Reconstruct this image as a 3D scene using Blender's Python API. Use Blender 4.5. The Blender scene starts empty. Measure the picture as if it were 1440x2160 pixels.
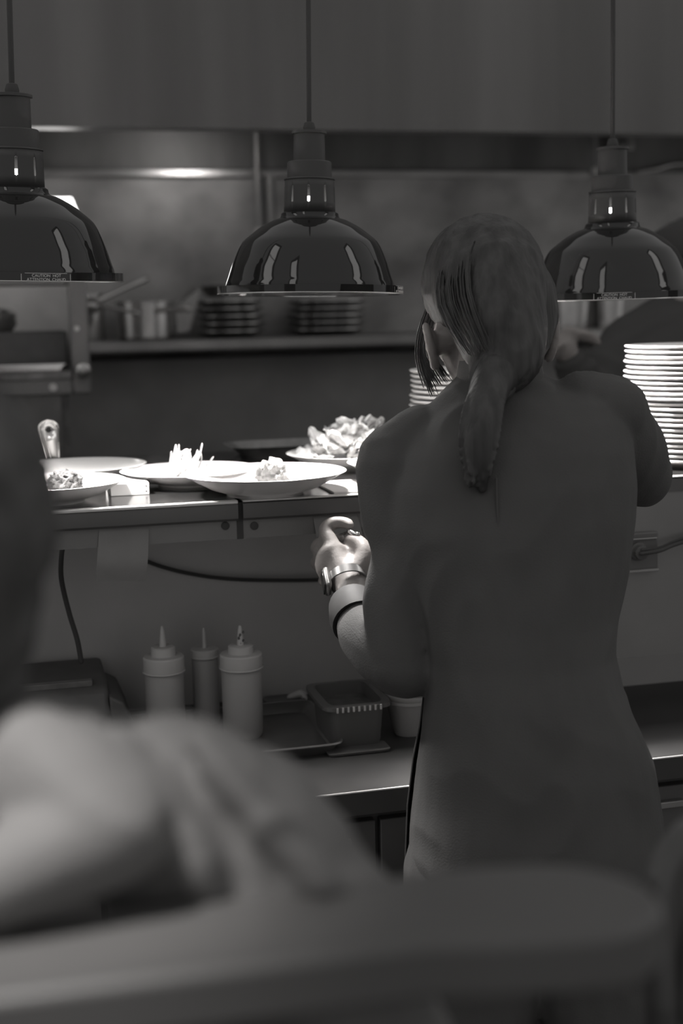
import bpy, math, random
from mathutils import Vector, Matrix, noise
random.seed(7)
PI = math.pi
V = Vector
scn = bpy.context.scene
col = scn.collection

# ------------------------------------------------------------------ camera
F, EYE = 2800.0, 1.60
YAW, PITCH, ROLL = math.radians(14), math.radians(8.53), math.radians(1.3)
CAM = V((0, 0, EYE))
FW = V((math.sin(YAW)*math.cos(PITCH), math.cos(YAW)*math.cos(PITCH), -math.sin(PITCH)))
_rt = V((math.cos(YAW), -math.sin(YAW), 0)); _up = _rt.cross(FW)
RT = _rt*math.cos(ROLL) - _up*math.sin(ROLL)
UP = _up*math.cos(ROLL) + _rt*math.sin(ROLL)
RH = _rt.copy(); FH = V((math.sin(YAW), math.cos(YAW), 0))
cd = bpy.data.cameras.new('camera'); cam = bpy.data.objects.new('camera', cd); col.objects.link(cam)
cam.matrix_world = Matrix(((RT.x, UP.x, -FW.x, 0), (RT.y, UP.y, -FW.y, 0), (RT.z, UP.z, -FW.z, EYE), (0, 0, 0, 1)))
cd.sensor_fit = 'VERTICAL'; cd.sensor_height = 36; cd.lens = 36*F/2160
cd.clip_start = 0.05
cd.dof.use_dof = True; cd.dof.focus_distance = 1.96; cd.dof.aperture_fstop = 2.7
scn.camera = cam

# ------------------------------------------------------------------ world, exposure
w = bpy.data.worlds.new('world'); scn.world = w; w.use_nodes = True
w.node_tree.nodes['Background'].inputs[0].default_value = (1, .985, .975, 1)
w.node_tree.nodes['Background'].inputs[1].default_value = 0.36
scn.view_settings.view_transform = 'Standard'; scn.view_settings.look = 'None'
scn.view_settings.exposure = 0; scn.view_settings.gamma = 1
scn.view_settings.use_curve_mapping = False
BULB = 45.0          # glow of the heat lamp bulb faces
BULBW = 70.0         # their downward beam, watts
WINDOW = 1.6         # daylight in the dining-room windows
HOODLIGHT = 28.0     # lamp under the extractor hood

def lamp_light(name, kind, loc, target, energy, **kw):
    l = bpy.data.lights.new(name, kind); l.energy = energy; l.color = (1, .97, .95)
    for k, v in kw.items(): setattr(l, k, v)
    o = bpy.data.objects.new(name, l); o.location = loc
    o.rotation_euler = (V(target)-V(loc)).to_track_quat('-Z', 'Y').to_euler()
    col.objects.link(o); return o
lamp_light('hood_lamp_light', 'SPOT', (0.75, 4.25, 2.30), (0.55, 4.85, 1.75), HOODLIGHT, spot_size=2.2, spot_blend=1.0, shadow_soft_size=.1)
lamp_light('added_sleeve_spot', 'SPOT', (-0.42, 0.40, 2.30), (-0.01, 0.655, 1.342), 88, spot_size=.26, spot_blend=.9, shadow_soft_size=.05)  # added narrow spot without a fixture, brightens the diner's sleeve

# ------------------------------------------------------------------ pixel measuring helpers (points on real planes)
def ray(x, y): return FW + RT*((x-720)/F) + UP*((1080-y)/F)
def atd(x, y, d): return CAM + ray(x, y)*d
def aty(x, y, Y): r = ray(x, y); return CAM + r*(Y/r.y)
def atz(x, y, z): r = ray(x, y); return CAM + r*((z-EYE)/r.z)

# ------------------------------------------------------------------ materials
def mat(name, c, rough=.6, metal=0.0, coat=0.0, var=0.0, vscale=(6, 6, 6), bump=0.0, bscale=60, emit=0.0, trans=0.0, alpha=1.0, sheen=0.0, bstretch=(1, 1, 1), rvar=0.0):
    m = bpy.data.materials.new(name); m.use_nodes = True
    nt = m.node_tree; b = nt.nodes['Principled BSDF']
    if not isinstance(c, tuple): c = (c, c*.985, c*.972)
    b.inputs['Base Color'].default_value = (*c, 1); b.inputs['Roughness'].default_value = rough
    b.inputs['Metallic'].default_value = metal; b.inputs['Coat Weight'].default_value = coat
    b.inputs['Transmission Weight'].default_value = trans; b.inputs['Alpha'].default_value = alpha
    b.inputs['Sheen Weight'].default_value = sheen
    if emit: b.inputs['Emission Color'].default_value = (1, .98, .96, 1); b.inputs['Emission Strength'].default_value = emit
    tc = nt.nodes.new('ShaderNodeTexCoord')
    def nz(scale, sc, det=4):
        mp = nt.nodes.new('ShaderNodeMapping'); mp.inputs['Scale'].default_value = sc
        nt.links.new(tc.outputs['Object'], mp.inputs[0])
        n = nt.nodes.new('ShaderNodeTexNoise'); n.inputs['Scale'].default_value = scale; n.inputs['Detail'].default_value = det
        nt.links.new(mp.outputs[0], n.inputs['Vector']); return n
    if var:
        n = nz(1, vscale); r = nt.nodes.new('ShaderNodeValToRGB')
        r.color_ramp.elements[0].position = .32; r.color_ramp.elements[1].position = .68
        r.color_ramp.elements[0].color = (*[x*(1-var) for x in c], 1)
        r.color_ramp.elements[1].color = (*[min(1, x*(1+var)) for x in c], 1)
        nt.links.new(n.outputs[0], r.inputs[0]); nt.links.new(r.outputs[0], b.inputs['Base Color'])
    if rvar:
        n = nz(1, tuple(x*1.7 for x in vscale)); mr = nt.nodes.new('ShaderNodeMapRange')
        mr.inputs[1].default_value = .3; mr.inputs[2].default_value = .7
        mr.inputs[3].default_value = rough-rvar; mr.inputs[4].default_value = rough+rvar
        nt.links.new(n.outputs[0], mr.inputs[0]); nt.links.new(mr.outputs[0], b.inputs['Roughness'])
    if bump:
        n = nz(bscale, bstretch); bp = nt.nodes.new('ShaderNodeBump'); bp.inputs['Strength'].default_value = bump
        bp.inputs['Distance'].default_value = .004
        nt.links.new(n.outputs[0], bp.inputs['Height']); nt.links.new(bp.outputs[0], b.inputs['Normal'])
    return m
M = dict(
    hood=mat('hood_steel', .15, .42, .85, var=.22, vscale=(3.2, 3.2, .25), bump=.05, bscale=120, bstretch=(1, 1, .05)),
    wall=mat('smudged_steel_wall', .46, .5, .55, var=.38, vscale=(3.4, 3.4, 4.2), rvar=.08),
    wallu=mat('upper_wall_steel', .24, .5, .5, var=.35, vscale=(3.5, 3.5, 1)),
    rail=mat('polished_rail_steel', .62, .28, .9, var=.15, vscale=(4, 4, 4)),
    steel=mat('brushed_steel', .34, .36, .75, var=.12, vscale=(5, 5, 5), bump=.04, bscale=90, bstretch=(.05, 1, 1)),
    pass_top=mat('pass_top_steel', .11, .16, .85, var=.15, vscale=(6, 6, 6)),
    pass_face=mat('pass_face_steel', .25, .45, .45, var=.10, vscale=(4, 4, 4)),
    darksteel=mat('dark_worn_steel', .20, .35, .6, var=.25, vscale=(8, 8, 8)),
    pan=mat('pan_steel', .50, .22, .85, var=.25, vscale=(18, 18, 8)),
    panblack=mat('blackened_pan_metal', .20, .35, .5, var=.3, vscale=(20, 20, 20)),
    shelfedge=mat('shelf_edge_steel', .36, .35, .85, var=.35, vscale=(2.2, 2, 2)),
    lipface=mat('ledge_lip_steel', .14, .45, .45, var=.1, vscale=(4, 4, 4)),  # darker copy of the pass steel, tones down light on the lip
    recess=mat('recessed_panel_steel', .52, .5, .4, var=.08, vscale=(4, 4, 4)),  # paler copy of the pass steel, offsets shade under the ledge
    liner=mat('broiler_liner_steel', .75, .5, .3, var=.15, vscale=(6, 6, 6)),  # pale colour stands in for light inside the cavity
    frameSteel=mat('broiler_frame_steel', .23, .42, .7, var=.1, vscale=(5, 5, 5)),
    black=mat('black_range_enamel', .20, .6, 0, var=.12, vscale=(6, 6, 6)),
    blackplastic=mat('black_plastic', .11, .55, 0, var=.1, vscale=(30, 30, 30)),
    lampblack=mat('glossy_black_enamel', .02, .05, 0, coat=.2),
    lampmatte=mat('matte_black_lamp_neck', .06, .5, 0),
    lampin=mat('lamp_interior', .06, .35, .0),
    cord=mat('black_cord_rubber', .06, .7),
    bulb=mat('hot_bulb', .9, .3, emit=BULB),
    bulbback=mat('bulb_reflector_glass', .6, .25, .6),
    bulbneck=mat('frosted_bulb_neck', .9, .3, emit=6.0),
    chrome=mat('chrome', .75, .12, 1.0),
    china=mat('white_china', .82, .22, coat=.3),
    paper=mat('white_paper', .25, .8, var=.06, vscale=(20, 20, 20)),
    card=mat('white_card', .8, .7),
    jacket=mat('black_jacket_cloth', .085, .85, bump=.25, bscale=420, var=.10, vscale=(9, 9, 5)),
    cuff=mat('satin_cuff_lining', .03, .7, var=.3, vscale=(30, 30, 30)),
    trousers=mat('black_trouser_cloth', .085, .9, bump=.2, bscale=400),
    apron=mat('black_apron_cloth', .09, .8, bump=.2, bscale=300),
    hair=mat('dark_hair', .05, .55, var=.4, vscale=(60, 60, 6), bump=.7, bscale=150, bstretch=(1, 1, .06)),
    hair2=mat('black_hair', .062, .6, var=.3, vscale=(70, 70, 8), bump=.5, bscale=140, bstretch=(1, 1, .1)),
    skin=mat('skin', (.28, .26, .25), .48, var=.08, vscale=(30, 30, 30), bump=.12, bscale=240),
    eye=mat('eye_white', .7, .2),
    watchblack=mat('watch_glass', .02, .12),
    watchsteel=mat('watch_steel', .28, .35, .9),
    cook=mat('cook_black_cloth', .065, .9, bump=.3, bscale=120),
    shirt=mat('pale_shirt_cloth', .15, .8, var=.06, vscale=(10, 10, 10), bump=.2, bscale=200),
    table=mat('grey_table_laminate', .105, .45, var=.08, vscale=(5, 5, 5)),
    bottle=mat('milky_bottle_plastic', .45, .45, trans=.15),
    cap=mat('white_cap_plastic', .55, .5),
    tray=mat('sheet_pan_aluminium', .30, .4, .6, var=.2, vscale=(10, 10, 10)),
    clear=mat('cloudy_clear_plastic', .17, .3, trans=.35),
    sauce=mat('dark_sauce', .12, .5, var=.3, vscale=(40, 40, 40)),
    crumb=mat('dark_crumb_crust', .05, .8, var=.7, vscale=(160, 160, 160), bump=.8, bscale=220),
    mash=mat('pale_mash', .24, .7, var=.25, vscale=(120, 120, 120), bump=.6, bscale=200),
    leaf=mat('pale_leaf', .8, .5, var=.3, vscale=(50, 50, 50)),
    leafd=mat('darker_leaf', .30, .5, var=.4, vscale=(70, 70, 70)),
    floor=mat('dark_floor_tile', .16, .5, var=.2, vscale=(3, 3, 3)),
    cabinet=mat('dark_steel_cabinet', .13, .5, .35, var=.15, vscale=(4, 4, 4)),
    counter=mat('worn_steel_counter', .075, .42, .5, var=.15, vscale=(7, 7, 7)),
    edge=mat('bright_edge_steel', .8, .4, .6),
    plaster=mat('dim_plaster', .22, .9),
    pane=mat('daylit_pane', .8, .3, emit=WINDOW),
    frame=mat('window_frame_paint', .3, .5),
    worklight=mat('work_light_lens', .9, .3, emit=5.0),
    print=mat('grey_print', .8, .6),
    outlet=mat('dark_outlet_plastic', .14, .45),
    wood=mat('dark_bentwood', .07, .4, coat=.2, var=.15, vscale=(30, 30, 4)),
)

# ------------------------------------------------------------------ mesh builder
def loc_of(o):
    p = V((0, 0, 0))
    while o is not None: p = p + o.location; o = o.parent
    return p
def cr(pts, sub):                       # Catmull-Rom through tuples of floats
    out = []; n = len(pts)
    for i in range(n-1):
        a, b, c, d = pts[max(i-1, 0)], pts[i], pts[i+1], pts[min(i+2, n-1)]
        for k in range(sub):
            t = k/sub
            out.append(tuple(.5*((2*q)+(r-p)*t+(2*p-5*q+4*r-s)*t*t+(3*q-p-3*r+s)*t**3) for p, q, r, s in zip(a, b, c, d)))
    out.append(tuple(pts[-1])); return out
class MB:
    def __init__(s): s.v = []; s.f = []
    def add(s, vs, fs):
        o = len(s.v); s.v += [V(x) for x in vs]; s.f += [tuple(i+o for i in f) for f in fs]; return s
    def box(s, c, d, ax=None):
        c = V(c); X, Y, Z = ax or (V((1, 0, 0)), V((0, 1, 0)), V((0, 0, 1)))
        vs = [c + X*(i*d[0]/2) + Y*(j*d[1]/2) + Z*(k*d[2]/2) for i in (-1, 1) for j in (-1, 1) for k in (-1, 1)]
        return s.add(vs, [(0, 1, 3, 2), (4, 6, 7, 5), (0, 4, 5, 1), (2, 3, 7, 6), (0, 2, 6, 4), (1, 5, 7, 3)])
    def bb(s, a, b):
        a, b = V(a), V(b); return s.box((a+b)/2, (abs(b.x-a.x), abs(b.y-a.y), abs(b.z-a.z)))
    def loft(s, rings, cap=True, closed=False):
        n = len(rings[0]); o = len(s.v); m = len(rings)
        for r in rings: s.v += [V(p) for p in r]
        for i in range(m if closed else m-1):
            for j in range(n):
                a, b = i, (i+1) % m
                s.f.append((o+a*n+j, o+a*n+(j+1) % n, o+b*n+(j+1) % n, o+b*n+j))
        if cap and not closed:
            s.f.append(tuple(o+j for j in range(n))[::-1]); s.f.append(tuple(o+(m-1)*n+j for j in range(n)))
        return s
    def lathe(s, prof, n=40, o=(0, 0, 0), ax=None, cap=False, sx=1, sy=1):
        o = V(o); X, Y, Z = ax or (V((1, 0, 0)), V((0, 1, 0)), V((0, 0, 1)))
        return s.loft([[o + X*(r*sx*math.cos(2*PI*j/n)) + Y*(r*sy*math.sin(2*PI*j/n)) + Z*z for j in range(n)] for r, z in prof], cap)
    def tube(s, pr, n=10, sub=5, round_ends=True):      # pr: list of (Vector, radius)
        q = cr([(*p, r) for p, r in pr], sub) if sub > 1 else [(*p, r) for p, r in pr]
        P = [V(x[:3]) for x in q]; R = [max(x[3], 1e-4) for x in q]
        T = [(P[min(i+1, len(P)-1)]-P[max(i-1, 0)]).normalized() for i in range(len(P))]
        if round_ends:
            a = [(P[0]-T[0]*R[0]*math.cos(t), R[0]*max(math.sin(t), .12)) for t in (0.12, .5, 1.0)]
            b = [(P[-1]+T[-1]*R[-1]*math.cos(t), R[-1]*max(math.sin(t), .12)) for t in (1.0, .5, 0.12)]
            P = [x[0] for x in a]+P+[x[0] for x in b]; R = [x[1] for x in a]+R+[x[1] for x in b]
            T = [T[0]]*3+T+[T[-1]]*3
        u = T[0].orthogonal().normalized(); rings = []
        for p, r, t in zip(P, R, T):
            u = (u-t*u.dot(t)); u = u.normalized() if u.length > 1e-6 else t.orthogonal().normalized()
            v = t.cross(u)
            rings.append([p+u*(r*math.cos(2*PI*j/n))+v*(r*math.sin(2*PI*j/n)) for j in range(n)])
        return s.loft(rings)
    def ell(s, c, r, ax=None, n=16, m=10):
        c = V(c); X, Y, Z = ax or (V((1, 0, 0)), V((0, 1, 0)), V((0, 0, 1)))
        rings = []
        for i in range(m+1):
            t = max(min(PI*i/m, PI-.03), .03)
            rings.append([c-Z*(r[2]*math.cos(t))+X*(r[0]*math.sin(t)*math.cos(2*PI*j/n))+Y*(r[1]*math.sin(t)*math.sin(2*PI*j/n)) for j in range(n)])
        return s.loft(rings)
    def prism(s, poly, h):                # poly: list of Vectors, h: extrusion Vector
        n = len(poly); h = V(h); o = len(s.v)
        s.v += [V(p) for p in poly]+[V(p)+h for p in poly]
        s.f += [tuple(o+i for i in range(n))[::-1], tuple(o+n+i for i in range(n))]
        s.f += [(o+i, o+(i+1) % n, o+n+(i+1) % n, o+n+i) for i in range(n)]; return s
    def build(s, name, m, parent=None, smooth=True, bevel=0, origin=None, solid=0, sharp=35):
        if parent is not None: off = loc_of(parent)
        elif origin is not None: off = V(origin)
        else: off = V((sum(v.x for v in s.v)/len(s.v), sum(v.y for v in s.v)/len(s.v), min(v.z for v in s.v)))
        me = bpy.data.meshes.new(name); me.from_pydata([tuple(v-off) for v in s.v], [], s.f)
        me.validate(); fixn(me)
        me.materials.append(M[m])
        if smooth:
            me.polygons.foreach_set('use_smooth', [True]*len(me.polygons))
            me.set_sharp_from_angle(angle=math.radians(sharp))
        o = bpy.data.objects.new(name, me); col.objects.link(o)
        if parent is not None: o.parent = parent
        else: o.location = off
        if solid:
            md = o.modifiers.new('solid', 'SOLIDIFY'); md.thickness = solid; md.offset = 0
        if bevel:
            md = o.modifiers.new('bevel', 'BEVEL'); md.width = bevel; md.segments = 2; md.limit_method = 'ANGLE'
        return o
import bmesh
def fixn(me):
    bm = bmesh.new(); bm.from_mesh(me); bmesh.ops.recalc_face_normals(bm, faces=bm.faces); bm.to_mesh(me); bm.free()
def fuse(mb, name, m, parent, voxel=.004, it=4, wr=0, wscale=(1, 1, 1), wf=9):
    """one continuous surface out of overlapping closed lofts"""
    me = bpy.data.meshes.new('tmp'); me.from_pydata([tuple(v) for v in mb.v], [], mb.f); fixn(me)
    t = bpy.data.objects.new('tmp', me); col.objects.link(t)
    r = t.modifiers.new('r', 'REMESH'); r.mode = 'VOXEL'; r.voxel_size = voxel
    s = t.modifiers.new('s', 'SMOOTH'); s.factor = .5; s.iterations = it
    bpy.context.view_layer.update()
    out = bpy.data.meshes.new_from_object(t.evaluated_get(bpy.context.evaluated_depsgraph_get()))
    bpy.data.objects.remove(t); bpy.data.meshes.remove(me)
    if wr:
        co = [v.co.copy() for v in out.vertices]; no = [v.normal.copy() for v in out.vertices]
        flat = []
        for c_, n_ in zip(co, no):
            p = V((c_.x*wscale[0], c_.y*wscale[1], c_.z*wscale[2]))*wf
            k = noise.noise(p + noise.noise_vector(p*.7)*1.2)
            flat += (c_+n_*((1-abs(k)*2.2)*wr))[:]
        out.vertices.foreach_set('co', flat); out.update()
    off = loc_of(parent) if parent else V((0, 0, 0))
    out.transform(Matrix.Translation(-off)); out.name = name; out.materials.clear(); out.materials.append(M[m])
    out.polygons.foreach_set('use_smooth', [True]*len(out.polygons))
    o = bpy.data.objects.new(name, out); col.objects.link(o)
    if parent: o.parent = parent
    return o
def tag(o, label=None, cat=None, group=None, kind=None):
    for k, v in (('label', label), ('category', cat), ('group', group), ('kind', kind)):
        if v: o[k] = v
    return o
def thing(name, loc, label, cat, group=None):
    o = bpy.data.objects.new(name, None); o.empty_display_size = .05; o.location = loc; col.objects.link(o)
    return tag(o, label, cat, group)
def struct(name, mb, m, **kw): return tag(mb.build(name, m, **kw), kind='structure')
def ringh(c, a, b, n=28, p=2.3, X=None, Y=None):        # horizontal superellipse ring
    X, Y = X or RH, Y or FH; out = []
    for j in range(n):
        t = 2*PI*j/n; ct, st = math.cos(t), math.sin(t)
        out.append(V(c)+X*(a*math.copysign(abs(ct)**(2/p), ct))+Y*(b*math.copysign(abs(st)**(2/p), st)))
    return out

# ================================================================== STRUCTURE
struct('floor', MB().bb((-3, -4.2, -.05), (5, 5.2, 0)), 'floor', smooth=False)
YB = 4.90
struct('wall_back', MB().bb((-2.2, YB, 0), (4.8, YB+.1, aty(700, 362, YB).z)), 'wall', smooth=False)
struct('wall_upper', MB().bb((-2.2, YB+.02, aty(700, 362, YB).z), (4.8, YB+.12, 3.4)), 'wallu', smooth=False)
zt, zb = aty(400, 357, YB-.03).z, aty(400, 373, YB-.03).z
x0, x1 = aty(60, 362, YB-.03).x, aty(1241, 366, YB-.03).x
struct('trim_1', MB().bb((x0, YB-.03, zb), (x1, YB, zt)), 'rail', bevel=.004)
# extractor hood: tall front panel, folded lower lip, sloped underside
YH = 3.9; zh = aty(700, 274, YH).z
hood = thing('extractor_hood', (1.0, YH, zh), 'wide brushed steel extractor hood filling the top above the cook line', 'hood')
MB().bb((-2.0, YH, zh), (4.6, YH+.02, 3.3)).build('front_panel', 'hood', hood, smooth=False)
MB().bb((-2.0, YH+.02, zh), (4.6, YH+.07, zh+.006)).build('lower_lip', 'steel', hood, bevel=.002)
MB().prism([V((-2.0, YH+.07, zh+.012)), V((-2.0, YB-.02, zh+.35)), V((-2.0, YB-.02, zh+.37)), V((-2.0, YH+.07, zh+.03))], (6.6, 0, 0)).build('underside', 'darksteel', hood, smooth=False)
# dining-room wall behind the camera, with two daylit windows
def window_bay(n, side, c, ux, z0=3.9, z1=6.9, hw=.58, pier=.80):
    ux = V(ux); nn = V((ux.y, -ux.x, 0)); c = V(c)
    w_ = MB(); up_ = V((0, 0, 1))
    def blk(u0, u1, za, zb_, t, off, m): m.box(c+ux*((u0+u1)/2)+nn*off+up_*((za+zb_)/2), (u1-u0, t, zb_-za), (ux, nn, up_))
    blk(-pier, -hw, 0, 7.3, .1, 0, w_); blk(hw, pier, 0, 7.3, .1, 0, w_); blk(-hw, hw, 0, z0, .1, 0, w_); blk(-hw, hw, z1, 7.3, .1, 0, w_)
    struct('wall_'+side, w_, 'plaster', smooth=False)
    f = MB()
    for q in ((-hw, hw, z0, z0+.05), (-hw, hw, z1-.05, z1), (-hw, -hw+.05, z0+.05, z1-.05), (hw-.05, hw, z0+.05, z1-.05), (-hw+.05, hw-.05, (z0+z1)/2-.02, (z0+z1)/2+.02)): blk(*q, .06, 0, f)
    wo = struct('window_%d' % n, f, 'frame', smooth=False)
    p = MB(); blk(-hw+.05, hw-.05, z0+.05, z1-.05, .01, -.03, p); p.build('pane', 'pane', wo, smooth=False)
window_bay(1, 'front', (-3.0, -2.4, 0), (1, 0, 0))
window_bay(2, 'left', (-3.9, 1.3, 0), (0, 1, 0))
window_bay(3, 'right', (5.2, -.4, 0), (0, 1, 0))

# ================================================================== BACK OF THE KITCHEN
# vertical pipes
def pipe(px, y0, y1, Y, rpx, label, fit=None):
    a, b = aty(px, y0, Y), aty(px, y1, Y); d = (a-CAM).dot(FW)
    r = rpx*d/F
    o = thing('wall_pipe', (a.x, Y, b.z), label, 'pipe')
    MB().lathe([(r, 0), (r, a.z-b.z)], 16, (a.x, Y, b.z), cap=True).build('tube', 'steel', o)
    q = MB().lathe([(r*1.5, -.012), (r*1.5, .012)], 16, (a.x, Y, b.z+.02), cap=True); q.build('fitting', fit or 'rail', o, bevel=.002)
    return o
pipe(539, 262, 500, YB-.12, 8, 'longer vertical steel pipe crossing the bright wall rail above centre')
pipe(568, 372, 495, YB-.03, 9, 'short vertical pipe below the rail, right beside the longer pipe')
pipe(1254, 262, 372, YB-.15, 4.5, 'thin vertical pipe under the hood beside the right heat lamp neck', 'edge')
o = thing('junction_box', aty(1316, 318, YB), 'pale electrical box high on the wall behind the right lamp cap', 'box')
a = aty(1291, 281, YB-.06); b = aty(1338, 317, YB-.06)
MB().bb((a.x, YB-.06, b.z), (b.x, YB, a.z)).build('housing', 'steel', o, bevel=.008)
MB().lathe([(.012, 0), (.012, .02)], 14, ((a.x+b.x)/2, YB-.06, (a.z+b.z)/2), (V((1, 0, 0)), V((0, 0, 1)), V((0, -1, 0))), cap=True).build('knockout', 'darksteel', o)
tag(MB().tube([(aty(1345, 362, YB-.02), .007), (aty(1385, 356, YB-.02), .007), (aty(1425, 346, YB-.02), .007), (aty(1500, 346, YB-.02), .007)], 8, 4).build('wall_conduit', 'rail'),
    'thin conduit running up the wall right of the right lamp', 'conduit')
# work light
a, b = aty(100, 418, 4.7), aty(152, 452, 4.7)
o = thing('work_light', (b.x, 4.7, b.z-.06), 'small glowing white box light peeking out behind the left heat lamp', 'light')
c = V(((a.x+b.x)/2-.02, 4.7, (a.z+b.z)/2-.03))
MB().prism([V((a.x-.06, 4.69, a.z)), V((b.x, 4.69, a.z)), V((b.x+.022, 4.69, a.z-.062)), V((b.x+.022, 4.69, a.z-.12)), V((a.x-.06, 4.69, a.z-.12))], (0, .015, 0)).build('lens', 'worklight', o, smooth=False)
MB().prism([V((a.x-.06, 4.705, a.z)), V((b.x+.006, 4.705, a.z-.003)), V((b.x+.032, 4.705, a.z-.065)), V((b.x+.032, 4.705, a.z-.125)), V((a.x-.06, 4.705, a.z-.125))], (0, .08, 0)).build('housing', 'steel', o, smooth=False)
MB().tube([(V((a.x, 4.78, a.z-.06)), .012), (V((a.x, YB, a.z-.06)), .012)], 10, 1).build('bracket', 'steel', o)
# pot shelf
YS = 4.40; zs = aty(500, 714, YS).z; zs2 = aty(500, 737, YS).z
xl, xr = aty(-120, 720, YS).x, aty(1500, 720, YS).x
sh = thing('pot_shelf', ((xl+xr)/2, YS, zs2), 'long steel shelf behind the pass carrying pots and dark plates', 'shelf')
MB().bb((xl, YS, zs-.012), (xr, YB, zs)).build('shelf_top', 'steel', sh, smooth=False)
MB().bb((xl, YS-.012, zs2), (xr, YS, zs)).build('front_edge', 'shelfedge', sh, bevel=.005)
for x in (xl+.3, xr-.5):
    MB().prism([V((x, YS+.05, zs-.012)), V((x, YB, zs-.012)), V((x, YB, zs-.25))], (.02, 0, 0)).build('bracket', 'darksteel', sh, smooth=False)
# black range under the shelf
YR = 4.46
rg = thing('cooking_range', ((xl+xr)/2, YR, 0), 'wide black cooking range filling the dark space under the pot shelf', 'range')
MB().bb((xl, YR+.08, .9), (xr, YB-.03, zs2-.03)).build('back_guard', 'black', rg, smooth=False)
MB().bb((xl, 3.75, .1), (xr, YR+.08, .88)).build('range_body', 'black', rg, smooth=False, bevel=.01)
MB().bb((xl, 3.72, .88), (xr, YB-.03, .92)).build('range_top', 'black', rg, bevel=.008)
for x in (xl+.1, (xl+xr)/2, xr-.1):
    MB().bb((x-.03, 3.85, 0), (x+.03, 3.91, .1)).build('foot', 'darksteel', rg)
for k in range(9):
    x = xl+.35+k*.3
    MB().lathe([(.025, 0), (.022, .03), (.018, .035)], 16, (x, 3.75, .8), (V((1, 0, 0)), V((0, 0, 1)), V((0, -1, 0))), cap=True).build('knob', 'panblack', rg)
# saucepans ---------------------------------------------------------
def lathe_pan(prof_h, r, wall=.003):
    return [(.001, .002), (r*.95, .002), (r, .008), (r, prof_h), (r+.004, prof_h+.001), (r+.004, prof_h+.005), (r-wall, prof_h+.005), (r-wall, .01), (.001, .008)]
def saucepan(cx, ybase, halfpx, hpx, Y, handles, label):
    c = aty(cx, ybase, Y); c.z = zs; d = (c-CAM).dot(FW); r = halfpx*d/F; h = hpx*d/F
    o = thing('saucepan', c, label, 'saucepan', 'saucepans on the back shelf')
    MB().lathe(lathe_pan(h, r), 40, c).build('pot', 'pan', o)
    for (sx, sy, ex, ey, dy) in handles:
        p0, p1 = aty(sx, sy, Y-r*.8), aty(ex, ey, Y+dy)
        pm = (p0*2+p1)/3
        MB().tube([(p0, .012), (pm, .008), ((p0+p1*2)/3, .009), (p1, .011)], 10, 4).build('handle', 'rail', o)
        MB().tube([(p0+V((-.012, .004, .008)), .006), (p0+V((-.012, .004, -.022)), .006)], 8, 1).build('rivet_plate', 'pan', o)
    return o
saucepan(307, 708, 59, 76, 4.62, [(326, 655, 398, 651, -.25)], 'straight steel saucepan in full view, handle pointing right')
saucepan(182, 708, 40, 95, 4.60, [(207, 634, 308, 588, -.05)], 'tall saucepan half hidden by the steel broiler, handle raised rightwards')
t = MB().tube([(aty(192, 640, 4.42), .007), (aty(240, 650, 4.40), .006), (aty(292, 661, 4.38), .007)], 8, 4)
ladle = thing('ladle', (aty(240, 650, 4.4)), 'thin steel ladle lying across the front of the straight saucepan', 'ladle')
t.build('handle', 'rail', ladle); MB().ell(aty(186, 645, 4.42), (.04, .04, .03)).build('bowl', 'pan', ladle)
# tilted lid / pan leaning on the dark plate stack
pp = [aty(x, y, 4.60) for x, y in ((366, 640), (420, 602), (424, 618), (400, 700), (372, 704))]
lid = thing('leaning_lid', (pp[4].x, 4.60, zs), 'bent flat steel lid leaning between the straight saucepan and stacked dark plates', 'lid')
MB().prism(pp, (.0, .012, .0)).build('lid_sheet', 'steel', lid, bevel=.003)
MB().tube([(pp[0]+V((.01, -.006, -.004)), .006), ((pp[0]+pp[1])/2+V((0, -.010, 0)), .007), (pp[1]+V((-.004, -.006, -.004)), .006)], 8, 3).build('rolled_edge', 'rail', lid)
# stacks of dark plates --------------------------------------------
def dark_stack(cx, Y, rpx, ytop, n, where):
    c = aty(cx, 706, Y); d = (c-CAM).dot(FW); r = rpx*d/F
    H = aty(cx, ytop, Y).z-zs; st = H/n
    proto = None
    pr = [(.001, .002), (r*.6, .002), (r*.72, st*.3), (r*.9, st*.62), (r, st*.82), (r*1.0, st*1.02), (r*.88, st*.82), (r*.7, st*.5), (r*.58, st*.3), (.001, st*.3)]
    for k in range(n):
        nm = ['bottom', 'second from the bottom', 'middle', 'second from the top', 'topmost'][k]
        p = V((c.x+random.uniform(-.008, .008), Y+random.uniform(-.006, .006), zs+k*st))
        if proto is None:
            o = MB().lathe(pr, 36, p).build('dark_plate', 'panblack', origin=p); proto = o
            o.data.materials.append(M['pan'])
            for f_ in o.data.polygons:
                if math.hypot(f_.center.x, f_.center.y) > r*.955: f_.material_index = 1
        else:
            o = proto.copy(); col.objects.link(o); o.location = p
        tag(o, 'dark metal plate, %s in the %s stack' % (nm, where), 'plate', 'dark plates stacked on the back shelf')
    return c, r, H
c1, r1, H1 = dark_stack(487, 4.66, 74, 634, 5, 'left')
bc = V((aty(455, 610, 4.66).x, 4.66, zs+H1+.012))
bo = thing('steel_bowl', bc, 'small shiny steel bowl on top of the left dark plate stack', 'bowl')
MB().lathe([(.001, .0), (.025, .0), (.045, .015), (.058, .036), (.061, .038), (.058, .040), (.043, .018), (.001, .004)], 32, bc).build('bowl_body', 'chrome', bo)
c2, r2, H2 = dark_stack(690, 4.66, 88, 634, 5, 'right')
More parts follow.
